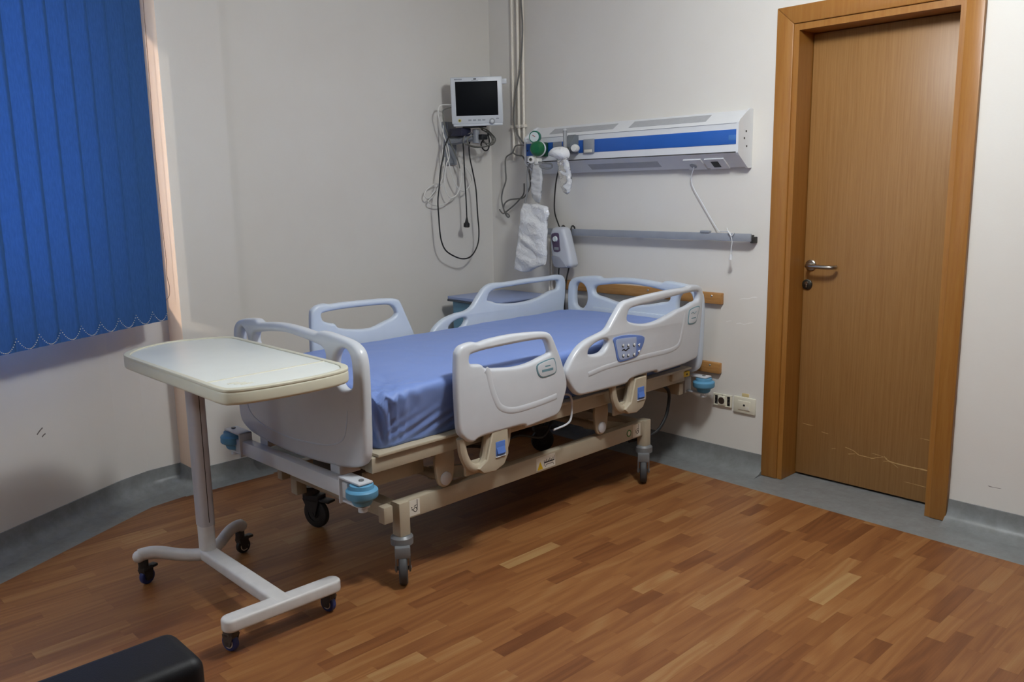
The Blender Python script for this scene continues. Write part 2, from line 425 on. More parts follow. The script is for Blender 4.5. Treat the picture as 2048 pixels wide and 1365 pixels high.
# ------------------------------------------------------------------ door
door = bpy.data.objects.new('door_1', None); COL.objects.link(door); door.location = (2.4, 0, 0); struct(door)
def dchild(mb, name, mt, parent=door, **k):
    mb.xf(lambda v: v - Vector((2.4, 0, 0)))
    return mb.build(name, mt, parent, **k)
leaf = dchild(MB().rbox(DX0 + .003, DX1 - .003, 0.12, 0.16, 0.008, DZ - .003, .002), 'door_leaf', M_LEAF)
dchild(MB().box(DX0 - .028, DX0, -0.013, 0.18, -0.001, DZ), 'jamb', M_CASE)
dchild(MB().box(DX1, DX1 + .028, -0.013, 0.18, -0.001, DZ), 'jamb', M_CASE)
dchild(MB().box(DX0 - .028, DX1 + .028, -0.013, 0.18, DZ, DZ + .028), 'door_head', M_CASE)
def mitre(pts, y0, y1, name):
    mb = MB(); n = 4
    vs = [(p[0], y0, p[1]) for p in pts] + [(p[0], y1, p[1]) for p in pts]
    mb.add(vs, [(0, 1, 2, 3), (7, 6, 5, 4), (0, 4, 5, 1), (1, 5, 6, 2), (2, 6, 7, 3), (3, 7, 4, 0)])
    o = dchild(mb, name, M_CASE)
    bm = bmesh.new(); bm.from_mesh(o.data); bmesh.ops.bevel(bm, geom=list(bm.edges), offset=.004, segments=2, profile=.5, affect='EDGES'); bm.to_mesh(o.data); bm.free()
    for p in o.data.polygons: p.use_smooth = True
    o.data.set_sharp_from_angle(angle=math.radians(35))
CO0, CO1, CT = 1.962, 2.835, 2.212
CI0, CI1, CI = DX0 - .024, DX1 + .022, DZ + .03
mitre([(CO0, -.001), (CI0, -.001), (CI0, CI), (CO0, CT)], -0.022, 0.004, 'casing')
mitre([(CI1, -.001), (CO1, -.001), (CO1, CT), (CI1, CI)], -0.022, 0.004, 'casing')
mitre([(CI0, CI), (CI1, CI), (CO1, CT), (CO0, CT)], -0.022, 0.004, 'casing')
M_STEEL = mat('brushed_steel', (172, 170, 164), 0.28, 1.0, .05, 60)
M_KEYDARK = mat('lock_dark', (70, 68, 62), 0.35, .8)
HX, HZ = 2.108, 1.045
h = MB(); h.lathe([(0, 0), (.026, 0), (.026, .7), (.022, 1), (0, 1)], (HX, .12, HZ), (0, -.010, 0), 28)
h.tube([(HX, .115, HZ), (HX, .085, HZ), (HX + .004, .068, HZ), (HX + .02, .060, HZ), (HX + .06, .058, HZ), (HX + .10, .060, HZ - .001), (HX + .122, .066, HZ - .002), (HX + .133, .078, HZ - .002), (HX + .135, .090, HZ - .002)], .0095, 14, 5)
dchild(h, 'door_handle', M_STEEL, leaf)
k = MB(); k.lathe([(0, 0), (.025, 0), (.025, .7), (.021, 1), (0, 1)], (2.094, .12, .952), (0, -.009, 0), 28)
esc = dchild(k, 'escutcheon', M_KEYDARK, leaf)
k = MB(); k.lathe([(0, 0), (.0085, 0), (.0085, 1), (0, 1)], (2.094, .112, .958), (0, -.006, 0), 16); k.rbox(2.090, 2.098, .105, .112, .938, .956, .002)
dchild(k, 'lock_cylinder', M_STEEL, leaf)
M_SCR = mat('bare_wood_scratch', (196, 160, 104), .7)
def scratch(pts, w, par=leaf, off=(2.4, 0, 0), y=None, mt=M_SCR, name='scratch'):
    mb = MB(); P = catmull([(p[0], 0, p[1]) for p in pts], 3); N = len(P); vs = []; fs = []
    for i, p in enumerate(P):
        t = (P[min(i + 1, N - 1)] - P[max(i - 1, 0)]).normalized(); s_ = Vector((-t.z, 0, t.x))
        ww_ = 1.4 * w * (.35 + .65 * abs(noise.noise(Vector((p.x * 90, p.z * 90, 3))))) * (.4 if i in (0, N - 1) else 1)
        for e in (-1, 1):
            vs.append((p.x + s_.x * ww_ * e, y - .0006, p.z + s_.z * ww_ * e))
        vs.append((p.x, y + .0004, p.z))
    for i in range(N - 1):
        a, b_ = i * 3, i * 3 + 3
        fs += [(a, b_, b_ + 1, a + 1), (a + 1, b_ + 1, b_ + 2, a + 2), (a + 2, b_ + 2, b_, a)]
    mb.add(vs, fs); mb.xf(lambda v: v - Vector(off)); return mb.build(name, mt, par, angle=None)
scratch([(2.32, .188), (2.346, .183), (2.366, .177), (2.39, .163), (2.417, .163), (2.45, .161), (2.475, .170), (2.506, .180)], .0022, y=.12)
scratch([(2.506, .184), (2.523, .168), (2.546, .163), (2.568, .161), (2.605, .160), (2.645, .159), (2.675, .160), (2.700, .158)], .0034, y=.12)
scratch([(2.448, .186), (2.494, .181), (2.52, .176)], .0016, y=.12); scratch([(2.502, .159), (2.536, .162), (2.572, .142)], .0016, y=.12)
scratch([(2.337, .157), (2.35, .160), (2.37, .165)], .002, y=.12); scratch([(2.254, .165), (2.264, .169), (2.276, .171)], .0016, y=.12)
scratch([(2.657, .301), (2.68, .300), (2.699, .299)], .0014, y=.12); scratch([(2.601, .084), (2.65, .083), (2.698, .081)], .0013, y=.12)
scratch([(2.10, .265), (2.13, .262), (2.16, .262)], .0016, y=.12); scratch([(2.20, .24), (2.215, .238), (2.235, .236)], .0016, y=.12)
# worn paint on the wall beside the casing
M_CHIP = mat('chipped_plaster', (236, 234, 230), .8)
scratch([(1.799, .867), (1.825, .874), (1.85, .875), (1.875, .884), (1.90, .886)], .0026, wall_head, (0, 0, 0), 0.0, M_CHIP, 'paint_chip')
scratch([(1.786, .744), (1.81, .749), (1.829, .745), (1.86, .754), (1.884, .759)], .0026, wall_head, (0, 0, 0), 0.0, M_CHIP, 'paint_chip')
scratch([(1.724, .746), (1.742, .752), (1.759, .757)], .002, wall_head, (0, 0, 0), 0.0, M_CHIP, 'paint_chip')
M_SCUFF = mat('dark_scuff', (112, 104, 100), .7)
for sa, za, sb, zb in ((.425, .443, .394, .465), (.402, .426, .383, .436)):
    MB().tube([wl(sa, .0002, za), wl((sa + sb) / 2, .0003, (za + zb) / 2 + .002), wl(sb, .0002, zb)], (.0006, .0028), 6, 3, flat=tuple(WN)).build('scuff_mark', M_SCUFF, wall_window, angle=None)
scratch([(2.98, .19), (3.0, .188), (3.03, .19)], .0015, wall_head, (0, 0, 0), 0.0, M_SCUFF, 'scuff_mark')

# ------------------------------------------------------------------ vertical blind
mb_, ntb, bb = new_mat('blind_fabric')
c_bl = lin((80, 124, 184))
tcb = ntb.nodes.new('ShaderNodeTexCoord'); wv = ntb.nodes.new('ShaderNodeTexNoise'); wv.inputs['Scale'].default_value = 140; wv.inputs['Detail'].default_value = 2
mpb = ntb.nodes.new('ShaderNodeMapping'); mpb.inputs['Scale'].default_value = (1, 1, .25)
ntb.links.new(tcb.outputs['Object'], mpb.inputs['Vector']); ntb.links.new(mpb.outputs['Vector'], wv.inputs['Vector'])
rpb = ntb.nodes.new('ShaderNodeValToRGB'); rpb.color_ramp.elements[0].position = .3; rpb.color_ramp.elements[1].position = .7
rpb.color_ramp.elements[0].color = tuple(v * .84 for v in c_bl) + (1,); rpb.color_ramp.elements[1].color = c_bl + (1,)
ntb.links.new(wv.outputs['Fac'], rpb.inputs['Fac'])
df = ntb.nodes.new('ShaderNodeBsdfDiffuse'); tl = ntb.nodes.new('ShaderNodeBsdfTranslucent'); mxb = ntb.nodes.new('ShaderNodeMixShader'); mxb.inputs[0].default_value = .42
ntb.links.new(rpb.outputs['Color'], df.inputs['Color']); ntb.links.new(rpb.outputs['Color'], tl.inputs['Color'])
ntb.links.new(df.outputs[0], mxb.inputs[1]); ntb.links.new(tl.outputs[0], mxb.inputs[2]); ntb.links.new(mxb.outputs[0], ntb.nodes['Material Output'].inputs['Surface'])
M_BEAD = mat('bead_white', (226, 224, 214), .4)
BN = 0.223; B0 = -0.149; BP = 0.1025; BZ0, BZ1 = 0.852, 2.50
base_b = wl(B0 + .9, BN, BZ0)
blind = thing('vertical_blind', 'blue fabric vertical blind with beaded bottom chain over the window', 'blind', base_b)
def bl(s_, n_, z_): return wl(s_, n_, z_) - base_b
NS = 18
for i in range(NS):
    sc = B0 + .0575 + i * BP; a = math.radians(-2.5); mbx = MB()
    nseg = 6; vs = []; fs = []
    for zi, z in enumerate((BZ0, BZ0 + .03, BZ0 + .6, BZ1)):
        for side in (-1, 1):
            for j in range(nseg + 1):
                t = (j / nseg - .5) * .118
                bow = .004 * (1 - (2 * j / nseg - 1) ** 2)
                vs.append(bl(sc + t * math.cos(a), BN + t * math.sin(a) + bow + side * .0008, z))
    w_ = nseg + 1; lay = 2 * w_
    for zi in range(3):
        for j in range(nseg):
            o0 = zi * lay + j; o1 = (zi + 1) * lay + j
            fs.append((o0, o0 + 1, o1 + 1, o1)); fs.append((o0 + w_, o1 + w_, o1 + w_ + 1, o0 + w_ + 1))
        fs.append((zi * lay, (zi + 1) * lay, (zi + 1) * lay + w_, zi * lay + w_))
        fs.append((zi * lay + nseg, zi * lay + w_ + nseg, (zi + 1) * lay + w_ + nseg, (zi + 1) * lay + nseg))
    for zi in (0, 3):
        for j in range(nseg):
            o0 = zi * lay + j; fs.append((o0, o0 + w_, o0 + w_ + 1, o0 + 1))
    slat = mbx.add(vs, fs).build('slat', mb_, blind, angle=60)
    ch = MB(); NBD = 17
    for q in range(NBD):
        u = q / (NBD - 1); sag = .046 * (1 - (2 * u - 1) ** 2)
        ch.sphere(bl(sc - .0525 + BP * u, BN + .017 + .004 * (1 - abs(2 * u - 1)), BZ0 + .052 - sag), .0021, 6, 4)
    ch.build('bead_chain', M_BEAD, slat, angle=60)
hr = MB(); t_ = MB().rbox(B0 - .01, B0 + NS * BP + .02, BN - .02, BN + .02, BZ1, BZ1 + .04, .004); hr.add([bl(*v) for v in t_.v], t_.f)
hr.build('head_rail', M_FRAME, blind)
M_CORD = mat('cord_brown', (120, 92, 78), .7)
cc = MB().tube([Vector(p) - base_b for p in [(0.03, -2.115, 2.5), (0.03, -2.117, 2.25), (.03, -2.119, 1.967), (.03, -2.123, 1.632), (.03, -2.120, 1.288), (.03, -2.116, 1.123), (.03, -2.120, 1.053), (.03, -2.113, 1.004), (.03, -2.117, .955), (.03, -2.14, .93)]], .0014, 6, 4)
cc.build('control_cord', M_CORD, blind)

# ------------------------------------------------------------------ hospital bed
BA = math.radians(1.2); BO = Vector((1.25, -1.163, 0))
bed = thing('hospital_bed', 'white hospital bed with moulded side rails and blue bumper rollers', 'bed', BO, BA)
M_SHELL = mat('bed_plastic_white', (204, 208, 214), .28, var=.02, coat=.15)
M_BFRAME = mat('bed_frame_cream', (180, 169, 148), .4, var=.05)
M_BLUESHELL = mat('bed_plastic_pale_blue', (202, 212, 224), .3, var=.02, coat=.1)
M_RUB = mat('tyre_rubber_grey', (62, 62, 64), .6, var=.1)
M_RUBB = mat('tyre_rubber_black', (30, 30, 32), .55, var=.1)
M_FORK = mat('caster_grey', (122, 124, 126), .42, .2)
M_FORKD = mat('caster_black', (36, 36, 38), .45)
M_BUMP = mat('bumper_blue', (92, 152, 188), .5)
M_PANEL = mat('panel_blue_grey', (164, 178, 208), .4)
M_PANELB = mat('panel_blue', (106, 134, 200), .4)
M_BTN = mat('button_white', (232, 234, 236), .35)
M_BLACK = mat('print_black', (24, 26, 30), .5)
M_TEAL = mat('badge_teal', (104, 140, 152), .5)
M_LATCH = mat('latch_blue', (84, 122, 198), .35)
M_STICK = mat('sticker_paper', (222, 218, 206), .55)
M_YEL = mat('tag_yellow', (222, 186, 30), .5)
M_GRN = mat('sticker_green', (60, 120, 62), .5)
M_DARKST = mat('dark_steel', (58, 56, 54), .5, .3)

def pX(x): return lambda u, v, w: (x + w, u, v)      # sheet standing along the bed
def pY(y, wf=None): return lambda u, v, w: ((wf(u) if wf else u), y + w, v)
RAIL = {
 'near_foot': (.490, [(-.639,.831),(-.635,.852),(-.62,.869),(-.595,.876),(-.559,.879),(-.527,.872),(-.471,.878),(-.363,.881),(-.251,.875),(-.175,.867),(-.145,.856),(-.128,.837),(-.107,.798),(-.081,.746),(-.059,.688),(-.046,.643),(-.048,.612),(-.065,.572),(-.083,.535),(-.101,.516),(-.137,.509),(-.189,.505),(-.241,.501),(-.284,.499),(-.295,.509),(-.324,.513),(-.388,.514),(-.497,.515),(-.542,.512),(-.568,.503),(-.593,.509),(-.621,.532),(-.637,.56),(-.642,.638),(-.644,.746)],
   [[(-.579,.822),(-.575,.832),(-.561,.836),(-.502,.841),(-.364,.843),(-.251,.842),(-.184,.837),(-.163,.824),(-.151,.798),(-.146,.78),(-.16,.773),(-.202,.765),(-.253,.755),(-.318,.751),(-.382,.755),(-.459,.765),(-.5,.773),(-.518,.788),(-.54,.793),(-.569,.798),(-.579,.809)]]),
 'near_head': (.490, [(-.05,.68),(-.045,.695),(-.022,.725),(.01,.757),(.047,.782),(.095,.8),(.152,.811),(.202,.821),(.227,.833),(.252,.859),(.282,.89),(.312,.919),(.343,.935),(.407,.941),(.515,.947),(.675,.952),(.82,.952),(.839,.957),(.87,.961),(.921,.953),(.95,.936),(.959,.907),(.955,.813),(.943,.728),(.933,.649),(.916,.598),(.858,.587),(.783,.58),(.638,.576),(.592,.574),(.574,.585),(.456,.585),(.379,.579),(.348,.563),(.203,.564),(.066,.566),(.028,.571),(0,.591),(-.028,.627),(-.046,.658)],
   [[(.36,.875),(.37,.893),(.407,.902),(.516,.907),(.676,.917),(.821,.924),(.884,.925),(.916,.918),(.921,.893),(.911,.879),(.873,.873),(.823,.86),(.75,.851),(.679,.835),(.586,.818),(.496,.816),(.408,.83),(.365,.845),(.355,.859)],
    [(.09,.745),(.099,.759),(.133,.776),(.182,.785),(.217,.78),(.222,.764),(.202,.741),(.172,.729),(.123,.73),(.093,.737)]]),
 'far_foot': (-.490, [(-.65,.73),(-.649,.808),(-.644,.905),(-.633,.926),(-.61,.94),(-.573,.944),(-.543,.938),(-.489,.94),(-.371,.938),(-.247,.934),(-.18,.925),(-.159,.909),(-.139,.868),(-.115,.816),(-.083,.745),(-.062,.67),(-.068,.60),(-.10,.545),(-.14,.53),(-.25,.525),(-.31,.535),(-.5,.535),(-.57,.525),(-.62,.545),(-.645,.60)],
   [[(-.592,.899),(-.575,.905),(-.491,.91),(-.373,.909),(-.249,.905),(-.207,.893),(-.187,.866),(-.188,.852),(-.21,.837),(-.253,.825),(-.321,.806),(-.379,.806),(-.45,.815),(-.508,.828),(-.526,.848),(-.556,.856),(-.585,.869),(-.593,.886)]]),
 'far_head': (-.490, [(.018,.715),(.035,.746),(.069,.775),(.118,.798),(.186,.813),(.236,.816),(.276,.825),(.308,.845),(.34,.88),(.382,.921),(.425,.94),(.467,.944),(.554,.941),(.688,.945),(.876,.945),(.949,.948),(.999,.938),(1.018,.912),(1.022,.878),(1.015,.802),(1.005,.744),(.985,.62),(.97,.59),(.82,.575),(.6,.57),(.42,.58),(.25,.56),(.1,.56),(.05,.58),(.02,.63),(.008,.68)],
   [[(.407,.869),(.423,.894),(.455,.907),(.488,.911),(.62,.915),(.78,.917),(.924,.917),(.961,.909),(.961,.876),(.942,.865),(.887,.858),(.826,.839),(.732,.824),(.617,.82),(.486,.834),(.433,.851),(.406,.857)],
    [(.135,.745),(.145,.76),(.18,.778),(.225,.786),(.25,.783),(.255,.77),(.235,.745),(.2,.733),(.16,.733)]]),
}
rails = {}
for nm, (x, o_, hs) in RAIL.items():
    rails[nm] = plate('side_rail', o_, hs, .036, .013, M_SHELL if x > 0 else M_BLUESHELL, bed, pX(x - .018 if x > 0 else x + .018))
rails['near_foot']['label'] = 'foot-end side rail facing the door'; rails['near_head']['label'] = 'head-end side rail with control panel facing the door'
# moulded steps on the outer faces
def ridge(rail, pts, r=.006, x=.4895):
    MB().tube([(x, p[0], p[1]) for p in pts], (r * .22, r * 1.25), 10, 5, flat=(1, 0, 0)).build('moulded_ridge', M_SHELL, rail, angle=60)
ridge(rails['near_foot'], [(-.504,.768),(-.49,.753),(-.476,.7),(-.458,.652),(-.433,.613),(-.386,.59),(-.322,.583),(-.205,.587),(-.114,.595)], .011)
ridge(rails['near_foot'], [(-.60,.553),(-.52,.552),(-.43,.550)], .0022)
ridge(rails['near_head'], [(.085,.651),(.202,.664),(.346,.667),(.521,.668),(.66,.667),(.733,.676),(.767,.701),(.789,.769),(.806,.83)], .010)
def badge(rail, pts, x, name='badge'):
    o = plate(name, pts, [], .003, .001, M_TEAL, rail, pX(x)); 
    c = (sum(p[0] for p in pts) / len(pts), sum(p[1] for p in pts) / len(pts))
    plate('badge_face', [(c[0] + (p[0] - c[0]) * .9, c[1] + (p[1] - c[1]) * .88) for p in pts], [], .004, .001, M_SHELL, rail, pX(x + .0005))
    return c
c1 = badge(rails['near_foot'], [(-.232,.738),(-.205,.750),(-.142,.757),(-.125,.75),(-.115,.715),(-.119,.695),(-.143,.688),(-.199,.686),(-.224,.704)], .4905)
MB().box(.4928, .4935, c1[0] - .035, c1[0] + .03, c1[1] - .012, c1[1] - .002).box(.4928, .4935, c1[0] - .016, c1[0] + .014, c1[1] + .007, c1[1] + .012).build('badge_print', M_TEAL, rails['near_foot'], angle=None)
c2 = badge(rails['near_head'], [(.837,.841),(.874,.851),(.919,.853),(.923,.839),(.908,.805),(.89,.774),(.839,.771),(.826,.782),(.831,.821)], .4905)
MB().tube([(.4930, c2[0] - .022, c2[1] + .008), (.4930, c2[0] - .008, c2[1] + .014), (.4930, c2[0] + .004, c2[1] + .006), (.4930, c2[0] + .02, c2[1] + .014)], .0016, 6, 4).box(.4928, .4935, c2[0] - .02, c2[0] + .018, c2[1] - .018, c2[1] - .013).build('badge_print', M_TEAL, rails['near_head'], angle=None)
# control panels with keys
def panel(pts, x, sgn, keys, bedline, strip):
    cpl = plate('control_panel', pts, [], .006, .002, M_PANELB, bed, pX(x))
    cu_ = sum(p[0] for p in pts) / len(pts); cv_ = sum(p[1] for p in pts) / len(pts)
    if strip:
        plate('panel_overlay', strip, [], .0025, .0005, M_PANEL, cpl, pX(x + sgn * .003))
    for (a, b_) in keys:
        MB().lathe([(0, 0), (.0085, 0), (.0085, .4), (0, .5)], (x + sgn * .003, a, b_), (sgn * .004, 0, 0), 12).build('key_ring', M_BLACK, cpl)
        MB().lathe([(0, 0), (.0062, 0), (.0055, .8), (0, 1)], (x + sgn * .0035, a + .001, b_ + .002), (sgn * .004, 0, 0), 12).build('key', M_BTN, cpl)
    MB().tube([(x + sgn * .0045, a, b_) for a, b_ in bedline], (.0012, .003), 6, 2, flat=(1, 0, 0)).build('bed_symbol', M_BLACK, cpl)
    return cpl
panel([(.252,.782),(.303,.788),(.387,.782),(.464,.765),(.475,.748),(.459,.717),(.432,.69),(.4,.676),(.304,.672),(.280,.686),(.268,.725),(.257,.759)], .4915, 1,
      [(.315,.743),(.352,.738),(.394,.735),(.317,.697),(.352,.694),(.394,.691)], [(.308,.722),(.322,.725),(.334,.718),(.348,.724),(.36,.726)],
      [(.266,.772),(.31,.776),(.40,.770),(.412,.765),(.412,.735),(.408,.687),(.395,.682),(.31,.680),(.288,.692),(.276,.727)])
# the two light keys on the blue edge of the panel
cp_ = [o for o in bed.children if o.name.startswith('control_panel')][-1]
for (a, b_) in ((.432, .730), (.432, .700)): MB().lathe([(0, 0), (.009, 0), (.008, .8), (0, 1)], (.4945, a, b_), (.004, 0, 0), 3).build('arrow_key', M_BTN, cp_)
MB().box(.4945, .4956, .268, .300, .758, .768).build('panel_logo', M_BTN, cp_, angle=None)
panel([(.275,.745),(.30,.775),(.34,.788),(.44,.783),(.437,.745),(.43,.70),(.40,.685),(.31,.69),(.285,.70)], -.4705, 1,
      [(.362,.765),(.395,.770),(.362,.730),(.395,.733)], [(.352,.748),(.365,.751),(.378,.745),(.39,.750),(.402,.754)], None)
# head and foot boards: same moulding
HALF = [(0,.950),(.10,.946),(.19,.938),(.215,.946),(.25,.948),(.315,.942),(.375,.934),(.412,.920),(.436,.892),(.444,.834),(.444,.734),(.440,.58),(.430,.527),(.405,.50),(.346,.480),(.236,.466),(.12,.458),(0,.454)]
OUT = HALF + [(-a, b_) for a, b_ in reversed(HALF[1:-1])]
HAND = [(.30,.853),(.31,.878),(.33,.897),(.355,.904),(.378,.893),(.390,.86),(.390,.79),(.378,.768),(.350,.758),(.325,.765),(.305,.79),(.297,.82)]
CEN = [(0,.918),(.10,.912),(.18,.902),(.235,.892),(.252,.872),(.248,.850),(.225,.840),(.18,.832),(.12,.818),(.06,.810),(0,.808)]
CENF = CEN + [(-a, b_) for a, b_ in reversed(CEN[1:-1])]
def board(name, y, wf, mt, lab):
    o = plate(name, [(a, b_) for a, b_ in OUT], [HAND, [(-a, b_) for a, b_ in reversed(HAND)], CENF], .042, .015, mt, bed, pY(y, wf), 3)
    o['label'] = lab; return o
fwarp = lambda u: u - .042 * (1 - min(1, (u / .444) ** 2)) * (1 if u > -.35 else .6)
fb = board('footboard', -1.0, fwarp, M_SHELL, 'white moulded footboard with hand holes')
hb = board('headboard', 1.035, None, M_BLUESHELL, 'pale headboard with hand holes against the wall')
MB().tube([(fwarp(a), -1.0212, b_) for a, b_ in [(-.36,.69),(-.352,.64),(-.33,.575),(-.25,.538),(-.13,.523),(0,.518),(.12,.525),(.25,.543),(.33,.58),(.355,.64),(.362,.69)]], (.0016, .003), 8, 5, flat=(0, 1, 0)).build('moulded_groove', M_BLUESHELL, fb, angle=60)
MB().rbox(-.25, .25, 1.000, 1.016, .70, .775, .006).build('moulded_panel', M_BLUESHELL, hb)

# frames
lf = MB()
for s_ in (-1, 1): lf.rbox(s_ * .345 - .02, s_ * .345 + .02, -.84, .69, .236, .310, .004)
lf.rbox(-.325, .325, -.872, -.812, .250, .305, .004); lf.rbox(-.325, .325, .62, .68, .25, .305, .004)
lf.rbox(.335, .372, -.905, -.865, .248, .312, .004); lf.rbox(-.372, -.335, -.905, -.865, .248, .312, .004)
for s_ in (-1, 1):
    for y in (-.818, .668): lf.rbox(s_ * .355 - .024, s_ * .355 + .024, y - .024, y + .024, .165, .312, .004)
lower = lf.build('lower_frame', M_BFRAME, bed)
uf = MB()
for s_ in (-1, 1): uf.rbox(s_ * .39 - .022, s_ * .39 + .022, -.975, .93, .466, .522, .004)
for y in (-.95, -.45, .10, .55, .90): uf.rbox(-.37, .37, y - .025, y + .025, .47, .515, .004)
upper = uf.build('upper_frame', M_BFRAME, bed)
MB().rbox(-.425, .425, -.955, .97, .522, .534, .003).build('mattress_platform', M_BFRAME, bed)
# end bumper bars and rollers
fbar = MB().rbox(-.41, .385, -1.062, -1.020, .392, .449, .004); fbar.rbox(-.28, -.22, -1.02, -.93, .44, .475, .004); fbar.rbox(.22, .28, -1.02, -.93, .44, .475, .004)
fbar.build('foot_bar', M_SHELL, bed)
hbar = MB().rbox(-.40, .40, .90, .935, .395, .452, .004).rbox(-.26, -.22, .82, .91, .44, .475, .003).rbox(.22, .26, .82, .91, .44, .475, .003)
hbar.build('head_bar', M_BFRAME, bed)
def roller(x, y, z, lab=None):
    r_ = MB().lathe([(0, 0), (.030, 0), (.034, .10), (.036, .22), (.052, .36), (.0545, .42), (.0545, .70), (.051, .76), (.042, .80), (.040, .98), (.036, 1), (0, 1)], (x, y, z - .036), (0, 0, .072), 28).build('bumper_roller', M_BUMP, bed)
    b_ = MB(); sx = 1 if x > 0 else -1
    b_.rbox(min(x - sx * .10, x + sx * .028), max(x - sx * .10, x + sx * .028), y - .028, y + .028, z + .038, z + .046, .003)
    b_.rbox(min(x - sx * .10, x - sx * .092), max(x - sx * .10, x - sx * .092), y - .028, y + .028, z - .052, z + .046, .003)
    b_.rbox(min(x - sx * .10, x + sx * .02), max(x - sx * .10, x + sx * .02), y - .018, y + .018, z - .048, z - .040, .003)
    b_.cyl((x, y, z - .062), (x, y, z - .035), .016, n=16); b_.build('roller_bracket', M_SHELL, r_)
    MB().cyl((x, y, z + .044), (x, y, z + .050), .009, n=14).build('roller_pin', M_FORK, r_)
roller(.447, -1.045, .424); roller(-.447, -1.045, .436); roller(.455, 1.035, .435); roller(-.455, 1.035, .435)
# swivel casters
def caster(par, x, y, ang, r, w, top, fork, tyre, hub, brake=False, local=None, collar=.036, ring=None):
    off = r * .38; d = Vector((math.cos(ang), math.sin(ang), 0)); a = Vector((-d.y, d.x, 0)); c = Vector((x, y, r)) + d * off
    p = Vector((x, y, 0)); f_ = MB()
    f_.lathe([(0, 0), (collar, 0), (collar, .75), (collar * .8, 1), (0, 1)], p + Vector((0, 0, top - .034)), (0, 0, .034), 20)
    M = Matrix((d, a, Vector((0, 0, 1)))).transposed().to_4x4(); M.translation = p
    f_.rbox(-.028 * r / .06, off + .034 * r / .06, -w * .95, w * .95, 2 * r - .012, max(top - .03, 2 * r + .012), .006, 2, M)
    for s_ in (-1, 1):
        poly = [(off - .012, r - .01), (off + .012, r - .01), (off + .034 * r / .06, 2 * r), (-.028 * r / .06, 2 * r)]
        vs = [p + d * q[0] + a * (s_ * w * .72) + Vector((0, 0, q[1])) for q in poly] + [p + d * q[0] + a * (s_ * w * .95) + Vector((0, 0, q[1])) for q in poly]
        f_.add(vs, [(0, 1, 2, 3), (7, 6, 5, 4), (0, 4, 5, 1), (1, 5, 6, 2), (2, 6, 7, 3), (3, 7, 4, 0)])
    f_.cyl(c - a * w * 1.02, c + a * w * 1.02, .008 * r / .06, n=12)
    if brake:
        f_.rbox(off + .02 * r / .06, off + .085 * r / .06, -w * .8, w * .8, 2 * r - .004, 2 * r + .008, .004, 2, M)
    fo = f_.build('caster', fork, par)
    wv_ = MB().lathe([(r * .55, 0), (r * .86, .0), (r * .97, .14), (r, .32), (r, .68), (r * .97, .86), (r * .86, 1), (r * .55, 1)], c - a * w * .55, a * w * 1.1, 32)
    wv_.build('wheel', tyre, fo)
    hbm = MB().lathe([(0, 0), (r * .3, 0), (r * .34, .1), (r * .56, .12), (r * .56, .88), (r * .34, .9), (r * .3, 1), (0, 1)], c - a * w * .56, a * w * 1.12, 24); hbm.build('hub', hub, fo)
    if ring:
        for s_ in (-1, 1): MB().lathe([(r * .50, 0), (r * .62, 0), (r * .62, 1), (r * .50, 1)], c + a * w * .56 * s_, a * w * .04 * s_, 24).build('hub_ring', ring, fo)
    return fo
view = math.atan2(1.73, -2.43) - BA
caster(bed, .355, -.818, view + math.pi, .061, .030, .184, M_FORK, M_RUB, M_FORK, collar=.042)
caster(bed, .355, .668, math.atan2(3.2, -2.43) - BA + math.pi, .061, .030, .184, M_FORK, M_RUB, M_FORK, collar=.042)
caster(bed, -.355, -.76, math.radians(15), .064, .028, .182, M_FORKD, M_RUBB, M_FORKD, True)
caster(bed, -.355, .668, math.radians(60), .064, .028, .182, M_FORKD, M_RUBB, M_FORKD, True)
# hinge brackets, lift arms, cross tubes
for y in (-.62, .312):
    for s_ in (-1, 1):
        hbk = plate('hinge_bracket', [(y - .044, .466), (y + .044, .466), (y + .040, .36), (y + .026, .328), (y, .318), (y - .026, .328), (y - .040, .36)], [], .014, .003, M_BFRAME, bed, pX(s_ * .372), 2)
        MB().lathe([(0, 0), (.026, 0), (.026, .7), (.022, 1), (0, 1)], (s_ * .379, y, .352), (s_ * .008, 0, 0), 20).build('pivot_cap', M_SHELL, hbk)
    MB().cyl((-.37, y, .352), (.37, y, .352), .018, n=16).build('cross_tube', M_BFRAME, bed)
for s_ in (-1, 1):
    for y0, y1 in ((-.62, -.20), (.312, .60)):
        a_ = MB(); a_.tube([(s_ * .285, y0, .352), (s_ * .285, y1, .27)], (.014, .034), 4, 0, flat=(1, 0, 0)); a_.build('lift_arm', M_BFRAME, bed)
MB().rbox(-.10, .10, -.90, -.60, .335, .44, .01).build('motor_box', M_DARKST, bed)
MB().cyl((0, -.6, .39), (0, -.1, .30), .025, n=14).build('actuator', M_DARKST, bed)
MB().rbox(.28, .30, -.93, -.66, .37, .43, .003).build('side_plate', M_BFRAME, bed)
MB().rbox(-.2, .2, .05, .3, .38, .46, .01).build('control_box', M_DARKST, bed)
MB().tube([(.25, .12, .40), (.30, 0, .36), (.30, -.15, .40), (.28, -.3, .38), (.2, -.45, .42)], .006, 8, 5).build('harness_cable', M_RUBB, bed)
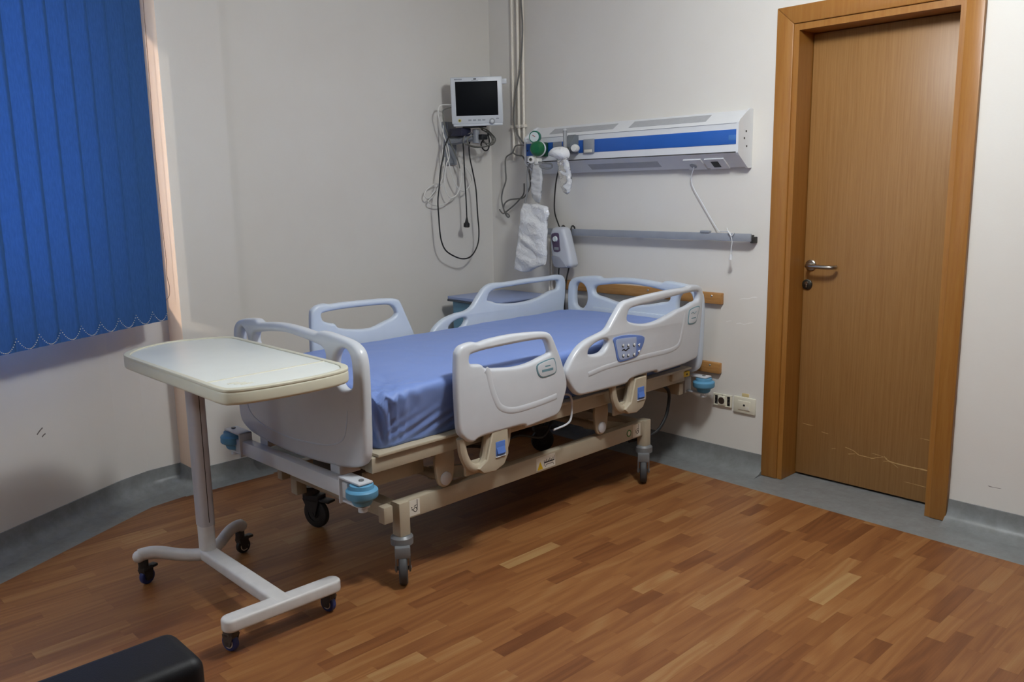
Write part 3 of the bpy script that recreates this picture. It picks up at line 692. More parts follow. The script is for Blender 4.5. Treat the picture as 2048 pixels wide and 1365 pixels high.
# folding arms and release latches of the near rails
def rail_gear(rail, y, z, tiltz):
    ar = MB()
    ar.tube([(.462, y - .140, z + .085), (.462, y - .130, z + .02), (.462, y - .100, z - .032), (.462, y - .055, z - .048), (.462, y - .022, z - .022), (.462, y - .008, z + .04), (.462, y - .006, z + .095)], (.016, .018), 10, 4, flat=(1, 0, 0))
    ar.tube([(.448, y + .112, z + .10), (.448, y + .110, z + .03), (.448, y + .085, z - .02), (.436, y + .04, z - .05)], (.014, .017), 10, 4, flat=(1, 0, 0))
    ar.rbox(.436, .452, y - .11, y + .03, z - .075, z - .02, .006)
    ar.build('rail_arm', M_BFRAME, bed)
    prof = [(y, z + .085), (y + .082, z + .085), (y + .084, z - .02), (y + .06, z - .058), (y + .012, z - .075), (y - .05, z - .07), (y - .075, z - .045), (y - .03, z - .02)]
    lb = plate('latch_box', prof, [], .052, .006, M_BFRAME, bed, lambda u, v, w: (.461 + w, u, v), 0)
    MB().rbox(.485, .4885, y + .014, y + .064, z - .016, z + .040, .003).build('latch_recess', M_LATCH, lb)
    MB().add([(.4886, y + .018, z + .018), (.4886, y + .060, z + .018), (.496, y + .060, z - .006), (.496, y + .018, z - .006), (.4886, y + .018, z - .008), (.4886, y + .060, z - .008)],
             [(0, 3, 2, 1), (3, 4, 5, 2), (0, 4, 3), (1, 2, 5), (0, 1, 5, 4)]).build('latch_lever', M_LATCH, lb, angle=None)
    MB().rbox(.486, .4915, y + .012, y + .066, z - .021, z - .017, .001).build('latch_lip', M_SHELL, lb)
rail_gear(rails['near_foot'], -.472, .438, 0); rail_gear(rails['near_head'], .421, .491, 0)
MB().rbox(-.47, -.44, -.5, -.2, .43, .53, .01).build('rail_arm', M_BFRAME, bed); MB().rbox(-.47, -.44, .3, .7, .45, .57, .01).build('rail_arm', M_BFRAME, bed)
MB().tube([(.43, -.02, .575), (.44, .03, .56), (.44, .035, .48), (.44, .01, .445), (.44, -.08, .436)], .0045, 8, 4).build('bag_hook', M_SHELL, bed)
MB().rbox(.40, .425, .80, .90, .485, .53, .003).build('end_plate', M_BFRAME, bed)
MB().rbox(.40, .418, .905, .965, .486, .514, .004).build('transport_tag', M_YEL, bed)
MB().cyl((.416, .937, .50), (.420, .937, .50), .005, n=10).build('tag_hole', M_BLACK, bed)
# stickers on the lower side rail
XS = .3652
stk = MB().box(XS, XS + .0008, -.107, .011, .245, .301).build('warning_sticker', M_STICK, bed, angle=None)
MB().add([(XS + .001, -.102, .247), (XS + .001, -.066, .247), (XS + .001, -.084, .283), (XS + .0004, -.102, .247), (XS + .0004, -.066, .247), (XS + .0004, -.084, .283)], [(0, 1, 2), (5, 4, 3), (0, 3, 4, 1), (1, 4, 5, 2), (2, 5, 3, 0)]).build('warning_triangle', M_YEL, stk, angle=None)
bs = MB()
bs.tube([(XS + .001, -.058, .272), (XS + .001, .004, .272)], (.0006, .0035), 4, 0, flat=(1, 0, 0)); bs.tube([(XS + .001, -.060, .283), (XS + .001, -.060, .258)], (.0006, .0012), 4, 0, flat=(1, 0, 0)); bs.tube([(XS + .001, .006, .292), (XS + .001, .004, .27)], (.0006, .0012), 4, 0, flat=(1, 0, 0))
bs.tube([(XS + .001, -.052, .252), (XS + .001, -.046, .262), (XS + .001, -.004, .262), (XS + .001, .002, .252)], (.0006, .0015), 4, 0, flat=(1, 0, 0))
for q in range(6): bs.box(XS + .0006, XS + .0014, -.055 + q * .010, -.052 + q * .010, .274, .286 if q % 2 else .281)
bs.build('bed_symbol', M_BLACK, stk, angle=None)
def leg_mark(y, z, par):
    q = MB(); x = XS + .001
    q.tube([(x, y + .012, z + .034), (x, y + .012, z + .006), (x, y + .008, z - .004)], (.0006, .0018), 4, 0, flat=(1, 0, 0))
    q.tube([(x, y + .012, z - .004), (x, y + .004, z - .012), (x, y - .006, z - .004), (x, y + .002, z + .006), (x, y + .012, z - .002)], (.0006, .0016), 4, 3, flat=(1, 0, 0))
    q.tube([(x, y + .008, z + .014), (x, y - .004, z + .010)], (.0006, .0016), 4, 0, flat=(1, 0, 0))
    q.box(x - .0004, x + .0004, y - .016, y - .012, z + .006, z + .010); q.box(x - .0004, x + .0004, y - .014, y - .010, z - .002, z + .002)
    q.build('leg_symbol', M_BLACK, par, angle=None)
s1 = MB().box(XS, XS + .0008, -.786, -.738, .243, .304).build('safety_sticker', M_STICK, bed, angle=None); leg_mark(-.762, .268, s1)
s2 = MB().box(XS, XS + .0008, .565, .625, .243, .304).build('safety_sticker', M_STICK, bed, angle=None); leg_mark(.598, .268, s2)
s3 = MB().lathe([(.012, 0), (.017, 0), (.017, 1), (.012, 1)], (XS, .535, .272), (.001, 0, 0), 24).build('round_sticker', M_GRN, bed, angle=None)
MB().lathe([(0, 0), (.0118, 0), (.0118, 1), (0, 1)], (XS, .535, .272), (.0008, 0, 0), 20).build('sticker_centre', M_STICK, s3, angle=None)
MB().tube([(.36, .60, .46), (.36, .72, .468), (.36, .80, .462), (.362, .86, .42), (.362, .865, .36), (.362, .84, .29), (.36, .78, .235), (.34, .72, .21), (.30, .62, .20)], .008, 10, 6).build('power_cable', M_RUBB, bed)

# mattress with its fitted sheet
msh, nts, bsh = new_mat('sheet_blue')
bsh.inputs['Base Color'].default_value = lin((122, 147, 208)) + (1,); bsh.inputs['Roughness'].default_value = .5; bsh.inputs['Specular IOR Level'].default_value = .35
bsh.inputs['Sheen Weight'].default_value = .1
tcs = nts.nodes.new('ShaderNodeTexCoord'); ns1 = nts.nodes.new('ShaderNodeTexNoise'); ns1.inputs['Scale'].default_value = 9; ns1.inputs['Detail'].default_value = 5; ns1.inputs['Distortion'].default_value = .6
bps = nts.nodes.new('ShaderNodeBump'); bps.inputs['Strength'].default_value = .10; bps.inputs['Distance'].default_value = .02
nts.links.new(tcs.outputs['Object'], ns1.inputs['Vector']); nts.links.new(ns1.outputs['Fac'], bps.inputs['Height']); nts.links.new(bps.outputs['Normal'], bsh.inputs['Normal'])
def mattress_mesh():
    nx, ny, nz = 70, 130, 22
    a, b0, b1, z0, z1 = .437, -.962, .995, .536, .752
    bm = bmesh.new(); idx = {}
    def P(i, j, k):
        x = -a + 2 * a * i / nx; y = b0 + (b1 - b0) * j / ny; z = z0 + (z1 - z0) * k / nz
        rp_, rz_ = .085, .032
        cx = max(-a + rp_, min(a - rp_, x)); cy = max(b0 + rp_, min(b1 - rp_, y))
        dx, dy = x - cx, y - cy; l = math.hypot(dx, dy)
        if l > 1e-9:
            k_ = max(abs(dx), abs(dy)) / l; dx *= k_; dy *= k_
        # round the upper rim
        x2, y2 = cx + dx, cy + dy
        edge = rp_ - math.hypot(dx, dy)
        top = (z - (z1 - rz_)) / rz_
        if top > 0 and edge < rz_:
            e = 1 - edge / rz_
            m_ = max(top, e); L_ = math.hypot(top, e)
            if L_ > 1e-6:
                s_ = m_ / L_; t2, e2 = top * s_, e * s_
                z = (z1 - rz_) + t2 * rz_
                if math.hypot(dx, dy) > 1e-6:
                    f_ = (rp_ - rz_ + e2 * rz_) / math.hypot(dx, dy); x2, y2 = cx + dx * f_, cy + dy * f_
        v = Vector((x2, y2, z))
        # soft crown and tucked lower edge
        v.z += .010 * (1 - (x / a) ** 2) * max(0, (z - z0) / (z1 - z0)) ** 3
        low = max(0, 1 - (z - z0) / (z1 - z0)); q_ = math.hypot(dx, dy) / rp_
        v.x -= dx / max(1e-6, math.hypot(dx, dy)) * .052 * low * q_; v.y -= dy / max(1e-6, math.hypot(dx, dy)) * .04 * low * q_
        # gathers around the corner nearest the door at the foot
        for (qx, qy, amp) in ((a, b0, 1.0), (-a, b0, .6)):
            r_ = math.hypot(v.x - qx, v.y - qy); g = math.exp(-(r_ / .16) ** 2) * amp * min(1, max(0, (v.z - z0) / .06))
            th = math.atan2(v.y - (b0 + .10), v.x - qx * .80)
            out = Vector((v.x - qx * .78, v.y - (b0 + .10), 0)); out = out.normalized() if out.length > 1e-6 else out
            fold = math.sin(th * 11 + 24 * (v.z - z0) + 2 * noise.noise(v * 14))
            v += out * g * .011 * fold * (1 if v.z < z1 - .02 else .4); v.z -= g * .020 * (v.z - z0) / (z1 - z0) * (1 + .5 * fold)
        # long drag folds low on the long side
        if v.x > a - .06:
            g = math.exp(-((v.y - (-.70)) / .22) ** 2) * math.exp(-((v.z - .585) / .05) ** 2)
            v.x += g * .005 * math.sin((v.z - .40 * (v.y + .7)) * 150)
        n_ = noise.noise(v * 5) * .0035 + noise.noise(v * 13) * .0018
        v += Vector((math.copysign(n_, v.x) if abs(dx) > .02 else 0, 0, n_ if v.z > z1 - .06 else 0))
        return v
    def V(i, j, k):
        key = (i, j, k)
        if key not in idx: idx[key] = bm.verts.new(P(i, j, k))
        return idx[key]
    for i in range(nx):
        for j in range(ny):
            bm.faces.new((V(i, j, nz), V(i + 1, j, nz), V(i + 1, j + 1, nz), V(i, j + 1, nz)))
            bm.faces.new((V(i, j, 0), V(i, j + 1, 0), V(i + 1, j + 1, 0), V(i + 1, j, 0)))
    for k_ in range(nz):
        for i in range(nx):
            bm.faces.new((V(i, 0, k_), V(i + 1, 0, k_), V(i + 1, 0, k_ + 1), V(i, 0, k_ + 1)))
            bm.faces.new((V(i, ny, k_), V(i, ny, k_ + 1), V(i + 1, ny, k_ + 1), V(i + 1, ny, k_)))
        for j in range(ny):
            bm.faces.new((V(0, j, k_), V(0, j, k_ + 1), V(0, j + 1, k_ + 1), V(0, j + 1, k_)))
            bm.faces.new((V(nx, j, k_), V(nx, j + 1, k_), V(nx, j + 1, k_ + 1), V(nx, j, k_ + 1)))
    bmesh.ops.recalc_face_normals(bm, faces=bm.faces)
    me = bpy.data.meshes.new('mattress'); bm.to_mesh(me); bm.free(); return me
mt_o = link('mattress', mattress_mesh(), msh, None, 180); mt_o.location = BO; mt_o.rotation_euler = (0, 0, BA)
tag(mt_o, 'mattress in a blue fitted sheet lying on the hospital bed', 'mattress')

# ------------------------------------------------------------------ overbed table
TB = Vector((1.10, -2.48, 0))
tab = thing('overbed_table', 'white wheeled overbed table with a rimmed cream top at the foot of the bed', 'table', TB)
M_TPLAS = mat('table_rim_cream', (214, 211, 190), .38, var=.02)
M_TTOP = mat('table_top_offwhite', (230, 234, 228), .30, var=.015)
M_TMET = mat('table_metal_white', (208, 206, 204), .4, var=.05, scale=25)
M_TCOL = mat('table_column_grey', (186, 184, 188), .38, var=.05, scale=6)
TOUT = [(.975,-2.668),(.918,-2.640),(.855,-2.572),(.815,-2.470),(.812,-2.400),(.828,-2.330),(.858,-2.258),(.891,-2.228),(.942,-2.220),(1.227,-2.222),(1.471,-2.222),(1.680,-2.226),(1.738,-2.240),(1.775,-2.275),(1.797,-2.371),(1.800,-2.497),(1.788,-2.600),(1.770,-2.648),(1.735,-2.672),(1.579,-2.672),(1.285,-2.672),(1.05,-2.672)]
def sc_in(pts, d):
    cx, cy = 1.30, -2.446
    return [(p[0] - math.copysign(min(d, abs(p[0] - cx)), p[0] - cx) * min(1, abs(p[0] - cx) / .4), p[1] - math.copysign(d, p[1] - cy) * min(1, abs(p[1] - cy) / .2)) for p in pts]
ttop = plate('table_top', TOUT, [], .043, .010, M_TPLAS, tab, lambda u, v, w: (u - TB.x, v - TB.y, .845 + w))
plate('top_rim', TOUT, [list(reversed(sc_in(TOUT, .018)))], .010, .003, M_TPLAS, ttop, lambda u, v, w: (u - TB.x, v - TB.y, .8675 + w))
plate('top_surface', sc_in(TOUT, .019), [], .004, .0008, M_TTOP, ttop, lambda u, v, w: (u - TB.x, v - TB.y, .8668 + w))
MB().tube([(1.597 - TB.x, -2.240 - TB.y, .8685), (1.616 - TB.x, -2.654 - TB.y, .8685)], (.004, .003), 8, 0, flat=(1, 0, 0)).build('divider_ridge', M_TPLAS, ttop, angle=60)
mk = MB()
for q in range(3): mk.rbox(1.675 - TB.x + q * .018, 1.687 - TB.x + q * .018, -2.62 - TB.y + q * .012, -2.585 - TB.y + q * .014, .8685, .8702, .0008)
mk.build('glue_mark', mat('glue_residue', (228, 226, 208), .3), ttop)
def stadium(hx, hy, n=8):
    out = []
    for q in range(4 * n):
        th = 2 * math.pi * q / (4 * n); e = .62
        out.append((math.copysign(abs(math.cos(th)) ** e, math.cos(th)) * hx, math.copysign(abs(math.sin(th)) ** e, math.sin(th)) * hy))
    return out
MB().prism(stadium(.036, .028), .225, .824).build('column', M_TCOL, tab, angle=30)
MB().prism(stadium(.033, .0255), .125, .226).build('lower_sleeve', M_TMET, tab, angle=30)
MB().rbox(-.12, .22, -.08, .10, .816, .825, .003).build('top_bracket', M_TMET, tab)
# groove down the column
MB().box(.0352, .0366, -.002, .0005, .24, .823).build('column_slot', M_DARKST, tab, angle=None)
bs_ = MB().rbox(-.03, .575, -.030, .030, .088, .130, .010, 3)
bs_.build('base_spine', M_TMET, tab)
def rrect(x0, x1, y0, y1, r, n=6):
    out = []
    for cx, cy, a0 in ((x1 - r, y1 - r, 0), (x0 + r, y1 - r, 90), (x0 + r, y0 + r, 180), (x1 - r, y0 + r, 270)):
        out += [(cx + r * math.cos(math.radians(a0 + 90 * q / n)), cy + r * math.sin(math.radians(a0 + 90 * q / n))) for q in range(n + 1)]
    return out
plate('base_bar', rrect(.520, .582, -.205, .215, .029), [], .044, .010, M_TMET, tab, lambda u, v, w: (u, v, .107 + w), 0)
for s_ in (-1, 1):
    L_ = MB().tube([(.0, s_ * .01, .108), (-.035, s_ * .045, .106), (-.07, s_ * .085, .110), (-.105, s_ * .13, .122), (-.125, s_ * .165, .126), (-.138, s_ * .20, .122)], (.024, .020), 12, 5, flat=(0, 0, 1))
    L_.v = [(v[0], v[1], v[2]) for v in L_.v]; L_.sphere((-.138, s_ * .20, .118), .023, 14, 8); L_.build('base_leg', M_TMET, tab)
M_BLUETYRE = mat('tyre_blue', (36, 50, 104), .45)
M_TFORK = mat('table_caster_dark', (70, 64, 60), .4, .2)
M_RING = mat('wheel_ring_white', (206, 202, 192), .4)
caster(tab, 1.612 - TB.x + .02, -2.645 - TB.y, math.radians(200), .030, .018, .088, M_TFORK, M_BLUETYRE, M_TFORK, ring=M_RING, collar=.018)
caster(tab, 1.612 - TB.x + .02, -2.290 - TB.y, math.radians(195), .030, .018, .088, M_TFORK, M_BLUETYRE, M_TFORK, ring=M_RING, collar=.018)
caster(tab, .945 - TB.x + .01, -2.665 - TB.y, math.radians(110), .030, .018, .104, M_FORKD, M_BLUETYRE, M_FORKD, True, collar=.018)
caster(tab, .945 - TB.x + .01, -2.285 - TB.y, math.radians(100), .030, .018, .104, M_FORKD, M_RUBB, M_FORKD, True, ring=M_RING, collar=.018)

# ------------------------------------------------------------------ bedside cabinet
cab = thing('bedside_cabinet', 'blue bedside cabinet standing in the corner behind the bed', 'cabinet', (.355, -.255, 0))
M_CABB = mat('cabinet_blue', (92, 142, 172), .4, var=.03)
M_CABT = mat('cabinet_top_blue', (146, 164, 208), .32, var=.03)
M_CABD = mat('cabinet_edge_dark', (62, 72, 86), .45)
MB().rbox(-.225, .225, -.205, .20, .07, .772, .004).build('cabinet_body', M_CABB, cab)
tp = MB().rbox(-.245, .245, -.228, .225, .782, .800, .003).build('cabinet_top', M_CABT, cab)
MB().rbox(-.247, .247, -.230, .226, .770, .7825, .003).build('top_edge', M_CABD, cab)
MB().rbox(-.20, .20, -.19, .18, .03, .07, .004).build('plinth', M_CABD, cab)
for k_, (za, zb) in enumerate(((.56, .755), (.09, .545))):
    d_ = MB().rbox(.2255, .240, -.195, .19, za, zb, .003).build('drawer' if k_ == 0 else 'cabinet_door', M_CABT, cab)
    MB().tube([(.24, -.05, zb - .05), (.262, -.045, zb - .05), (.262, .045, zb - .05), (.24, .05, zb - .05)], .005, 8, 3).build('pull_handle', M_STEEL, d_)
for sx in (-1, 1):
    for sy in (-1, 1): caster(cab, sx * .17, sy * .15, .4, .012, .012, .034, M_FORKD, M_RUBB, M_FORKD, collar=.012)

# ------------------------------------------------------------------ headwall supply unit
UX0, UX1 = .424, 1.845
unit = thing('bed_head_unit', 'white wall-mounted medical supply unit with a long blue stripe above the bed', 'supply unit', (1.135, 0, 1.515))
UO = Vector((1.135, 0, 1.515))
M_UNIT = mat('unit_white', (222, 224, 227), .35, var=.02)
M_UBLUE = mat('unit_blue', (36, 92, 176), .38, var=.03)
M_DIFF = mat('diffuser_grey', (172, 174, 178), .45, var=.04, scale=40)
M_GREYP = mat('outlet_grey', (148, 152, 158), .4)
PROF = [(-.0005, 1.518), (-.0005, 1.776), (-.022, 1.778), (-.120, 1.715), (-.120, 1.577), (-.030, 1.512)]
def uadd(prof, x0, x1):
    n = len(prof); vs = [Vector((x0, p[0], p[1])) - UO for p in prof] + [Vector((x1, p[0], p[1])) - UO for p in prof]
    return MB().add(vs, [tuple(range(n)), tuple(range(2 * n - 1, n - 1, -1))] + [(i, n + i, n + (i + 1) % n, (i + 1) % n) for i in range(n)])
ub = uadd(PROF, UX0 + .012, UX1 - .012).build('unit_body', M_UNIT, unit, angle=None)
capp = [(-.0005, 1.508), (-.0005, 1.781), (-.024, 1.784), (-.050, 1.772), (-.112, 1.731), (-.1265, 1.716), (-.1265, 1.578), (-.116, 1.566), (-.034, 1.506)]
for xa, xb in ((UX0, UX0 + .012), (UX1 - .012, UX1)):
    ec = uadd(capp, xa, xb).build('end_cap', M_UNIT, unit, angle=None)
sc_ = MB()
for y, z in ((-.060, 1.677), (-.075, 1.644), (-.053, 1.608)): sc_.cyl(Vector((UX1, y, z)) - UO, Vector((UX1 + .0015, y, z)) - UO, .005, n=10)
sc_.build('screw_heads', M_DARKST, ec)
def ubox(x0, x1, y0, y1, z0, z1, name, mt, par=None, r=.002):
    o = MB().rbox(x0, x1, y0, y1, z0, z1, r); o.xf(lambda v: v - UO); return o.build(name, mt, par or unit)
stripe = ubox(UX0 + .013, UX1 - .013, -.1225, -.119, 1.617, 1.685, 'blue_stripe', M_UBLUE, r=.0008)
ubox(UX0 + .013, UX1 - .013, -.1212, -.119, 1.712, 1.7145, 'seam', M_GREYP, r=.0003)
ubox(UX0 + .013, UX1 - .013, -.1207, -.1185, 1.5775, 1.5825, 'shadow_gap', M_DARKST, r=.0003)
def on_slope(x0, x1, t0, t1, pa, pb, h, name, mt, par=None, skew=0.0):
    a_ = Vector((0, pa[0], pa[1])); b_ = Vector((0, pb[0], pb[1])); n_ = (b_ - a_).cross(Vector((1, 0, 0))).normalized()
    vs = []
    for hh in (-.001, h):
        for (x, t) in ((x0, t0), (x1, t0), (x1 - skew, t1), (x0 - skew, t1)):
            vs.append(Vector((x, 0, 0)) + a_ + (b_ - a_) * t + n_ * hh - UO)
    return MB().add(vs, [(3, 2, 1, 0), (4, 5, 6, 7), (0, 1, 5, 4), (1, 2, 6, 5), (2, 3, 7, 6), (3, 0, 4, 7)]).build(name, mt, par or unit, angle=None)
TA, TBk = (-.022, 1.778), (-.120, 1.715)
on_slope(.596, 1.063, .24, .72, TA, TBk, .0015, 'light_diffuser', M_DIFF)
on_slope(1.170, 1.642, .19, .72, TA, TBk, .0015, 'light_diffuser', M_DIFF)
BAk, BBk = (-.120, 1.577), (-.030, 1.512)
on_slope(.883, 1.355, .34, .77, BAk, BBk, .0015, 'reading_light', M_DIFF)
sk = on_slope(1.515, 1.618, .30, 1.0, BAk, BBk, .007, 'power_socket', M_UNIT)
MB().lathe([(0, 0), (.019, 0), (.019, 1), (0, 1)], Vector((1.556, -.0615, 1.5275)) - UO, Vector((0, -.0022, -.0031)), 20).build('socket_well', M_GREYP, sk)
sk2 = on_slope(1.640, 1.747, .30, 1.0, BAk, BBk, .007, 'nurse_call_plate', M_UNIT)
on_slope(1.668, 1.708, .46, .86, BAk, BBk, .0085, 'nurse_call_button', M_BLACK, sk2)
# gas outlets on the stripe
for x0, x1, zz0, zz1 in ((.660, .724, 1.616, 1.684), (.888, .962, 1.612, 1.688)):
    g_ = ubox(x0, x1, -.134, -.121, zz0, zz1, 'gas_outlet', M_GREYP, r=.004)
    ubox(x0 + .008, x1 - .010, -.136, -.133, zz0 + .004, zz0 + .020, 'outlet_label', M_STICK, g_, r=.001)
ubox(.442, .452, -.1245, -.121, 1.642, 1.650, 'data_jack', M_BLACK)
lg = ubox(1.79, 1.83, -.1230, -.1215, 1.635, 1.660, 'maker_mark', mat('unit_mark_blue', (70, 120, 190), .4), r=.0005)

# oxygen flow regulator
M_GREEN = mat('regulator_green', (28, 104, 62), .32)
M_GREEND = mat('regulator_dark_green', (18, 66, 46), .35)
M_TEALG = mat('gauge_teal', (22, 112, 92), .32)
M_DIAL = mat('dial_white', (214, 222, 222), .35)
M_RED = mat('dial_red', (168, 34, 30), .4)
reg = thing('oxygen_regulator', 'green oxygen regulator with a round pressure gauge plugged into the supply unit', 'regulator', (.585, -.122, 1.645))
RO = Vector((.585, -.122, 1.645))
FD = Vector((.30, -.95, .05)).normalized()
o = MB().rbox(.553, .617, -.150, -.1226, 1.606, 1.686, .006); o.xf(lambda v: v - RO); o.build('socket_block', M_GREEND, reg)
kc = Vector((.584, -.190, 1.648))
o = MB().lathe([(0, 0), (.026, 0), (.032, .2), (.042, .35), (.043, .62), (.038, .85), (.026, 1), (0, 1.02)], Vector((.584, -.152, 1.648)) - RO, FD * .075, 28); o.build('regulator_knob', M_GREEN, reg)
o = MB().lathe([(.043, 0), (.0455, .1), (.0455, .9), (.043, 1)], Vector((.584, -.152, 1.648)) - RO + FD * .022, FD * .014, 28); o.build('knob_band', M_UNIT, reg)
gc = Vector((.572, -.178, 1.716)) - RO; GD = Vector((.38, -.92, .0)).normalized()
g_ = MB().lathe([(0, 0), (.030, 0), (.034, .15), (.034, .85), (.031, 1), (.028, .92), (0, .92)], gc, GD * .028, 30).build('pressure_gauge', M_TEALG, reg)
MB().lathe([(0, 0), (.0275, 0), (.0275, 1), (0, 1)], gc + GD * .0258, GD * .0012, 28).build('gauge_dial', M_DIAL, g_)
s_ax = GD.cross(Vector((0, 0, 1))).normalized()
MB().tube([gc + GD * .0275 - s_ax * .006, gc + GD * .0275 + s_ax * .010 + Vector((0, 0, .010))], .0018, 6, 0).build('gauge_needle', M_RED, g_)
MB().cyl(Vector((.576, -.165, 1.676)) - RO, gc + GD * .012 - Vector((0, 0, .03)), .008, n=12).build('gauge_stem', M_STEEL, reg)
o = MB(); o.lathe([(.010, 0), (.020, .1), (.022, .5), (.020, .9), (.010, 1)], Vector((.568, -.200, 1.588)) - RO, FD * .03, 22); o.rbox(.585 - RO.x, .612 - RO.x, -.21 - RO.y, -.17 - RO.y, 1.562 - RO.z, 1.598 - RO.z, .006)
o.cyl(Vector((.578, -.19, 1.612)) - RO, Vector((.574, -.195, 1.56)) - RO, .010, n=14); o.build('outlet_fitting', mat('fitting_white', (226, 224, 218), .35), reg)

def clear_plastic(name, rgb, alpha, rough=.18, tint=.5):
    mt, nt, b = new_mat(name); L = nt.links
    t = nt.nodes.new('ShaderNodeBsdfTransparent'); t.inputs['Color'].default_value = (.96, .97, .98, 1)
    d = nt.nodes.new('ShaderNodeBsdfDiffuse'); d.inputs['Color'].default_value = lin(rgb) + (1,)
    tr_ = nt.nodes.new('ShaderNodeBsdfTranslucent'); tr_.inputs['Color'].default_value = lin(rgb) + (1,)
    g = nt.nodes.new('ShaderNodeBsdfGlossy'); g.inputs['Roughness'].default_value = rough
    m1 = nt.nodes.new('ShaderNodeMixShader'); m1.inputs[0].default_value = tint; L.new(d.outputs[0], m1.inputs[1]); L.new(tr_.outputs[0], m1.inputs[2])
    m2 = nt.nodes.new('ShaderNodeMixShader'); m2.inputs[0].default_value = alpha; L.new(t.outputs[0], m2.inputs[1]); L.new(m1.outputs[0], m2.inputs[2])
    f = nt.nodes.new('ShaderNodeLayerWeight'); f.inputs['Blend'].default_value = .35
    m3 = nt.nodes.new('ShaderNodeMixShader'); L.new(f.outputs['Fresnel'], m3.inputs[0]); L.new(m2.outputs[0], m3.inputs[1]); L.new(g.outputs[0], m3.inputs[2])
    tc = nt.nodes.new('ShaderNodeTexCoord'); n1 = nt.nodes.new('ShaderNodeTexNoise'); n1.inputs['Scale'].default_value = 26; n1.inputs['Detail'].default_value = 3; n1.inputs['Distortion'].default_value = 1.5
    bp = nt.nodes.new('ShaderNodeBump'); bp.inputs['Strength'].default_value = .5; bp.inputs['Distance'].default_value = .02
    L.new(tc.outputs['Object'], n1.inputs['Vector']); L.new(n1.outputs['Fac'], bp.inputs['Height'])
    for q in (d, g): L.new(bp.outputs['Normal'], q.inputs['Normal'])
    L.new(m3.outputs[0], nt.nodes['Material Output'].inputs['Surface']); return mt
M_CLEAR = clear_plastic('clear_tube', (224, 226, 226), .45)
M_FILM = clear_plastic('plastic_film', (248, 249, 250), .62, .15, .12)
M_FILMW = clear_plastic('plastic_film_milky', (248, 249, 250), .94, .18, .06)

# second outlet: vacuum / humidifier holder with its flow tube
fl = thing('flow_meter', 'grey flow meter with a clear upright tube on the supply unit', 'flow meter', (.81, -.122, 1.66)); FO = Vector((.81, -.122, 1.66))
o = MB(); v_ = [(-.122, 1.612), (-.122, 1.712), (-.150, 1.715), (-.190, 1.665), (-.190, 1.615)]
for x_ in (.800, .845): pass
n = len(v_); vs = [Vector((.792, p[0] - .0006, p[1])) - FO for p in v_] + [Vector((.845, p[0] - .0006, p[1])) - FO for p in v_]
MB().add(vs, [tuple(range(n)), tuple(range(2 * n - 1, n - 1, -1))] + [(i, n + i, n + (i + 1) % n, (i + 1) % n) for i in range(n)]).build('mount_block', mat('mount_grey', (112, 118, 124), .4), fl, angle=None)
MB().cyl(Vector((.828, -.212, 1.640)) - FO, Vector((.826, -.212, 1.735)) - FO, .011, n=16).build('flow_tube', M_CLEAR, fl)
MB().cyl(Vector((.826, -.212, 1.735)) - FO, Vector((.826, -.212, 1.745)) - FO, .012, .009, n=16).build('tube_cap', mat('cap_grey', (186, 188, 190), .35), fl)
MB().lathe([(0, 0), (.018, 0), (.021, .3), (.021, .7), (.016, 1), (0, 1)], Vector((.870, -.165, 1.640)) - FO, Vector((.012, -.040, 0)), 18).build('flow_knob', mat('knob_white', (220, 220, 216), .4), fl)
o = MB().cyl(Vector((.828, -.212, 1.625)) - FO, Vector((.828, -.212, 1.645)) - FO, .014, n=16); o.cyl(Vector((.828, -.18, 1.64)) - FO, Vector((.828, -.212, 1.64)) - FO, .009, n=12); o.build('tube_base', M_STEEL, fl)

def pillow(name, outline, y, depth, mt, parent=None, rows=34, cols=18, amp=.006, off=(0, 0, 0), seed=1.0, freq=16):
    zs = [p[1] for p in outline]; z0, z1 = min(zs), max(zs); N = len(outline)
    def span(z):
        xs = []
        for i in range(N):
            a_, b_ = outline[i], outline[(i + 1) % N]
            if (a_[1] - z) * (b_[1] - z) <= 0 and abs(a_[1] - b_[1]) > 1e-9:
                xs.append(a_[0] + (b_[0] - a_[0]) * (z - a_[1]) / (b_[1] - a_[1]))
        return (min(xs), max(xs)) if xs else None
    vs = []; fs = []; off = Vector(off)
    for side in (-1, 1):
        for r_ in range(rows + 1):
            z = z0 + (z1 - z0) * (.004 + .992 * r_ / rows); xa, xb = span(z)
            for c in range(cols + 1):
                u = c / cols; x = xa + (xb - xa) * u; v = r_ / rows
                t = depth * (max(0, 1 - (2 * u - 1) ** 4) ** .5) * (max(0, 1 - abs(2 * v - 1) ** 5) ** .5) * min(1, (xb - xa) / .1 + .25)
                p = Vector((x * freq, v * freq * .8 + x * 9, seed + side))
                w = noise.noise(p) * amp + amp * .7 * math.sin(20 * (x - xa) + 34 * z + 3 * noise.noise(p * .6))
                edge = min(1, 6 * min(u, 1 - u) + .15)
                vs.append(Vector((x + noise.noise(p * 1.3) * amp * .6, y + side * t / 2 + w * edge, z)) - off)
    W = cols + 1; LZ = W * (rows + 1)
    for s_ in (0, 1):
        for r_ in range(rows):
            for c in range(cols):
                i = s_ * LZ + r_ * W + c; q = (i, i + 1, i + W + 1, i + W); fs.append(q if s_ == 0 else q[::-1])
    for r_ in range(rows):
        for c in (0, cols):
            i = r_ * W + c; fs.append((i, i + W, LZ + i + W, LZ + i))
    for r_ in (0, rows):
        for c in range(cols):
            i = r_ * W + c; fs.append((i, i + 1, LZ + i + 1, LZ + i))
    return MB().add(vs, fs).build(name, mt, parent, angle=180)
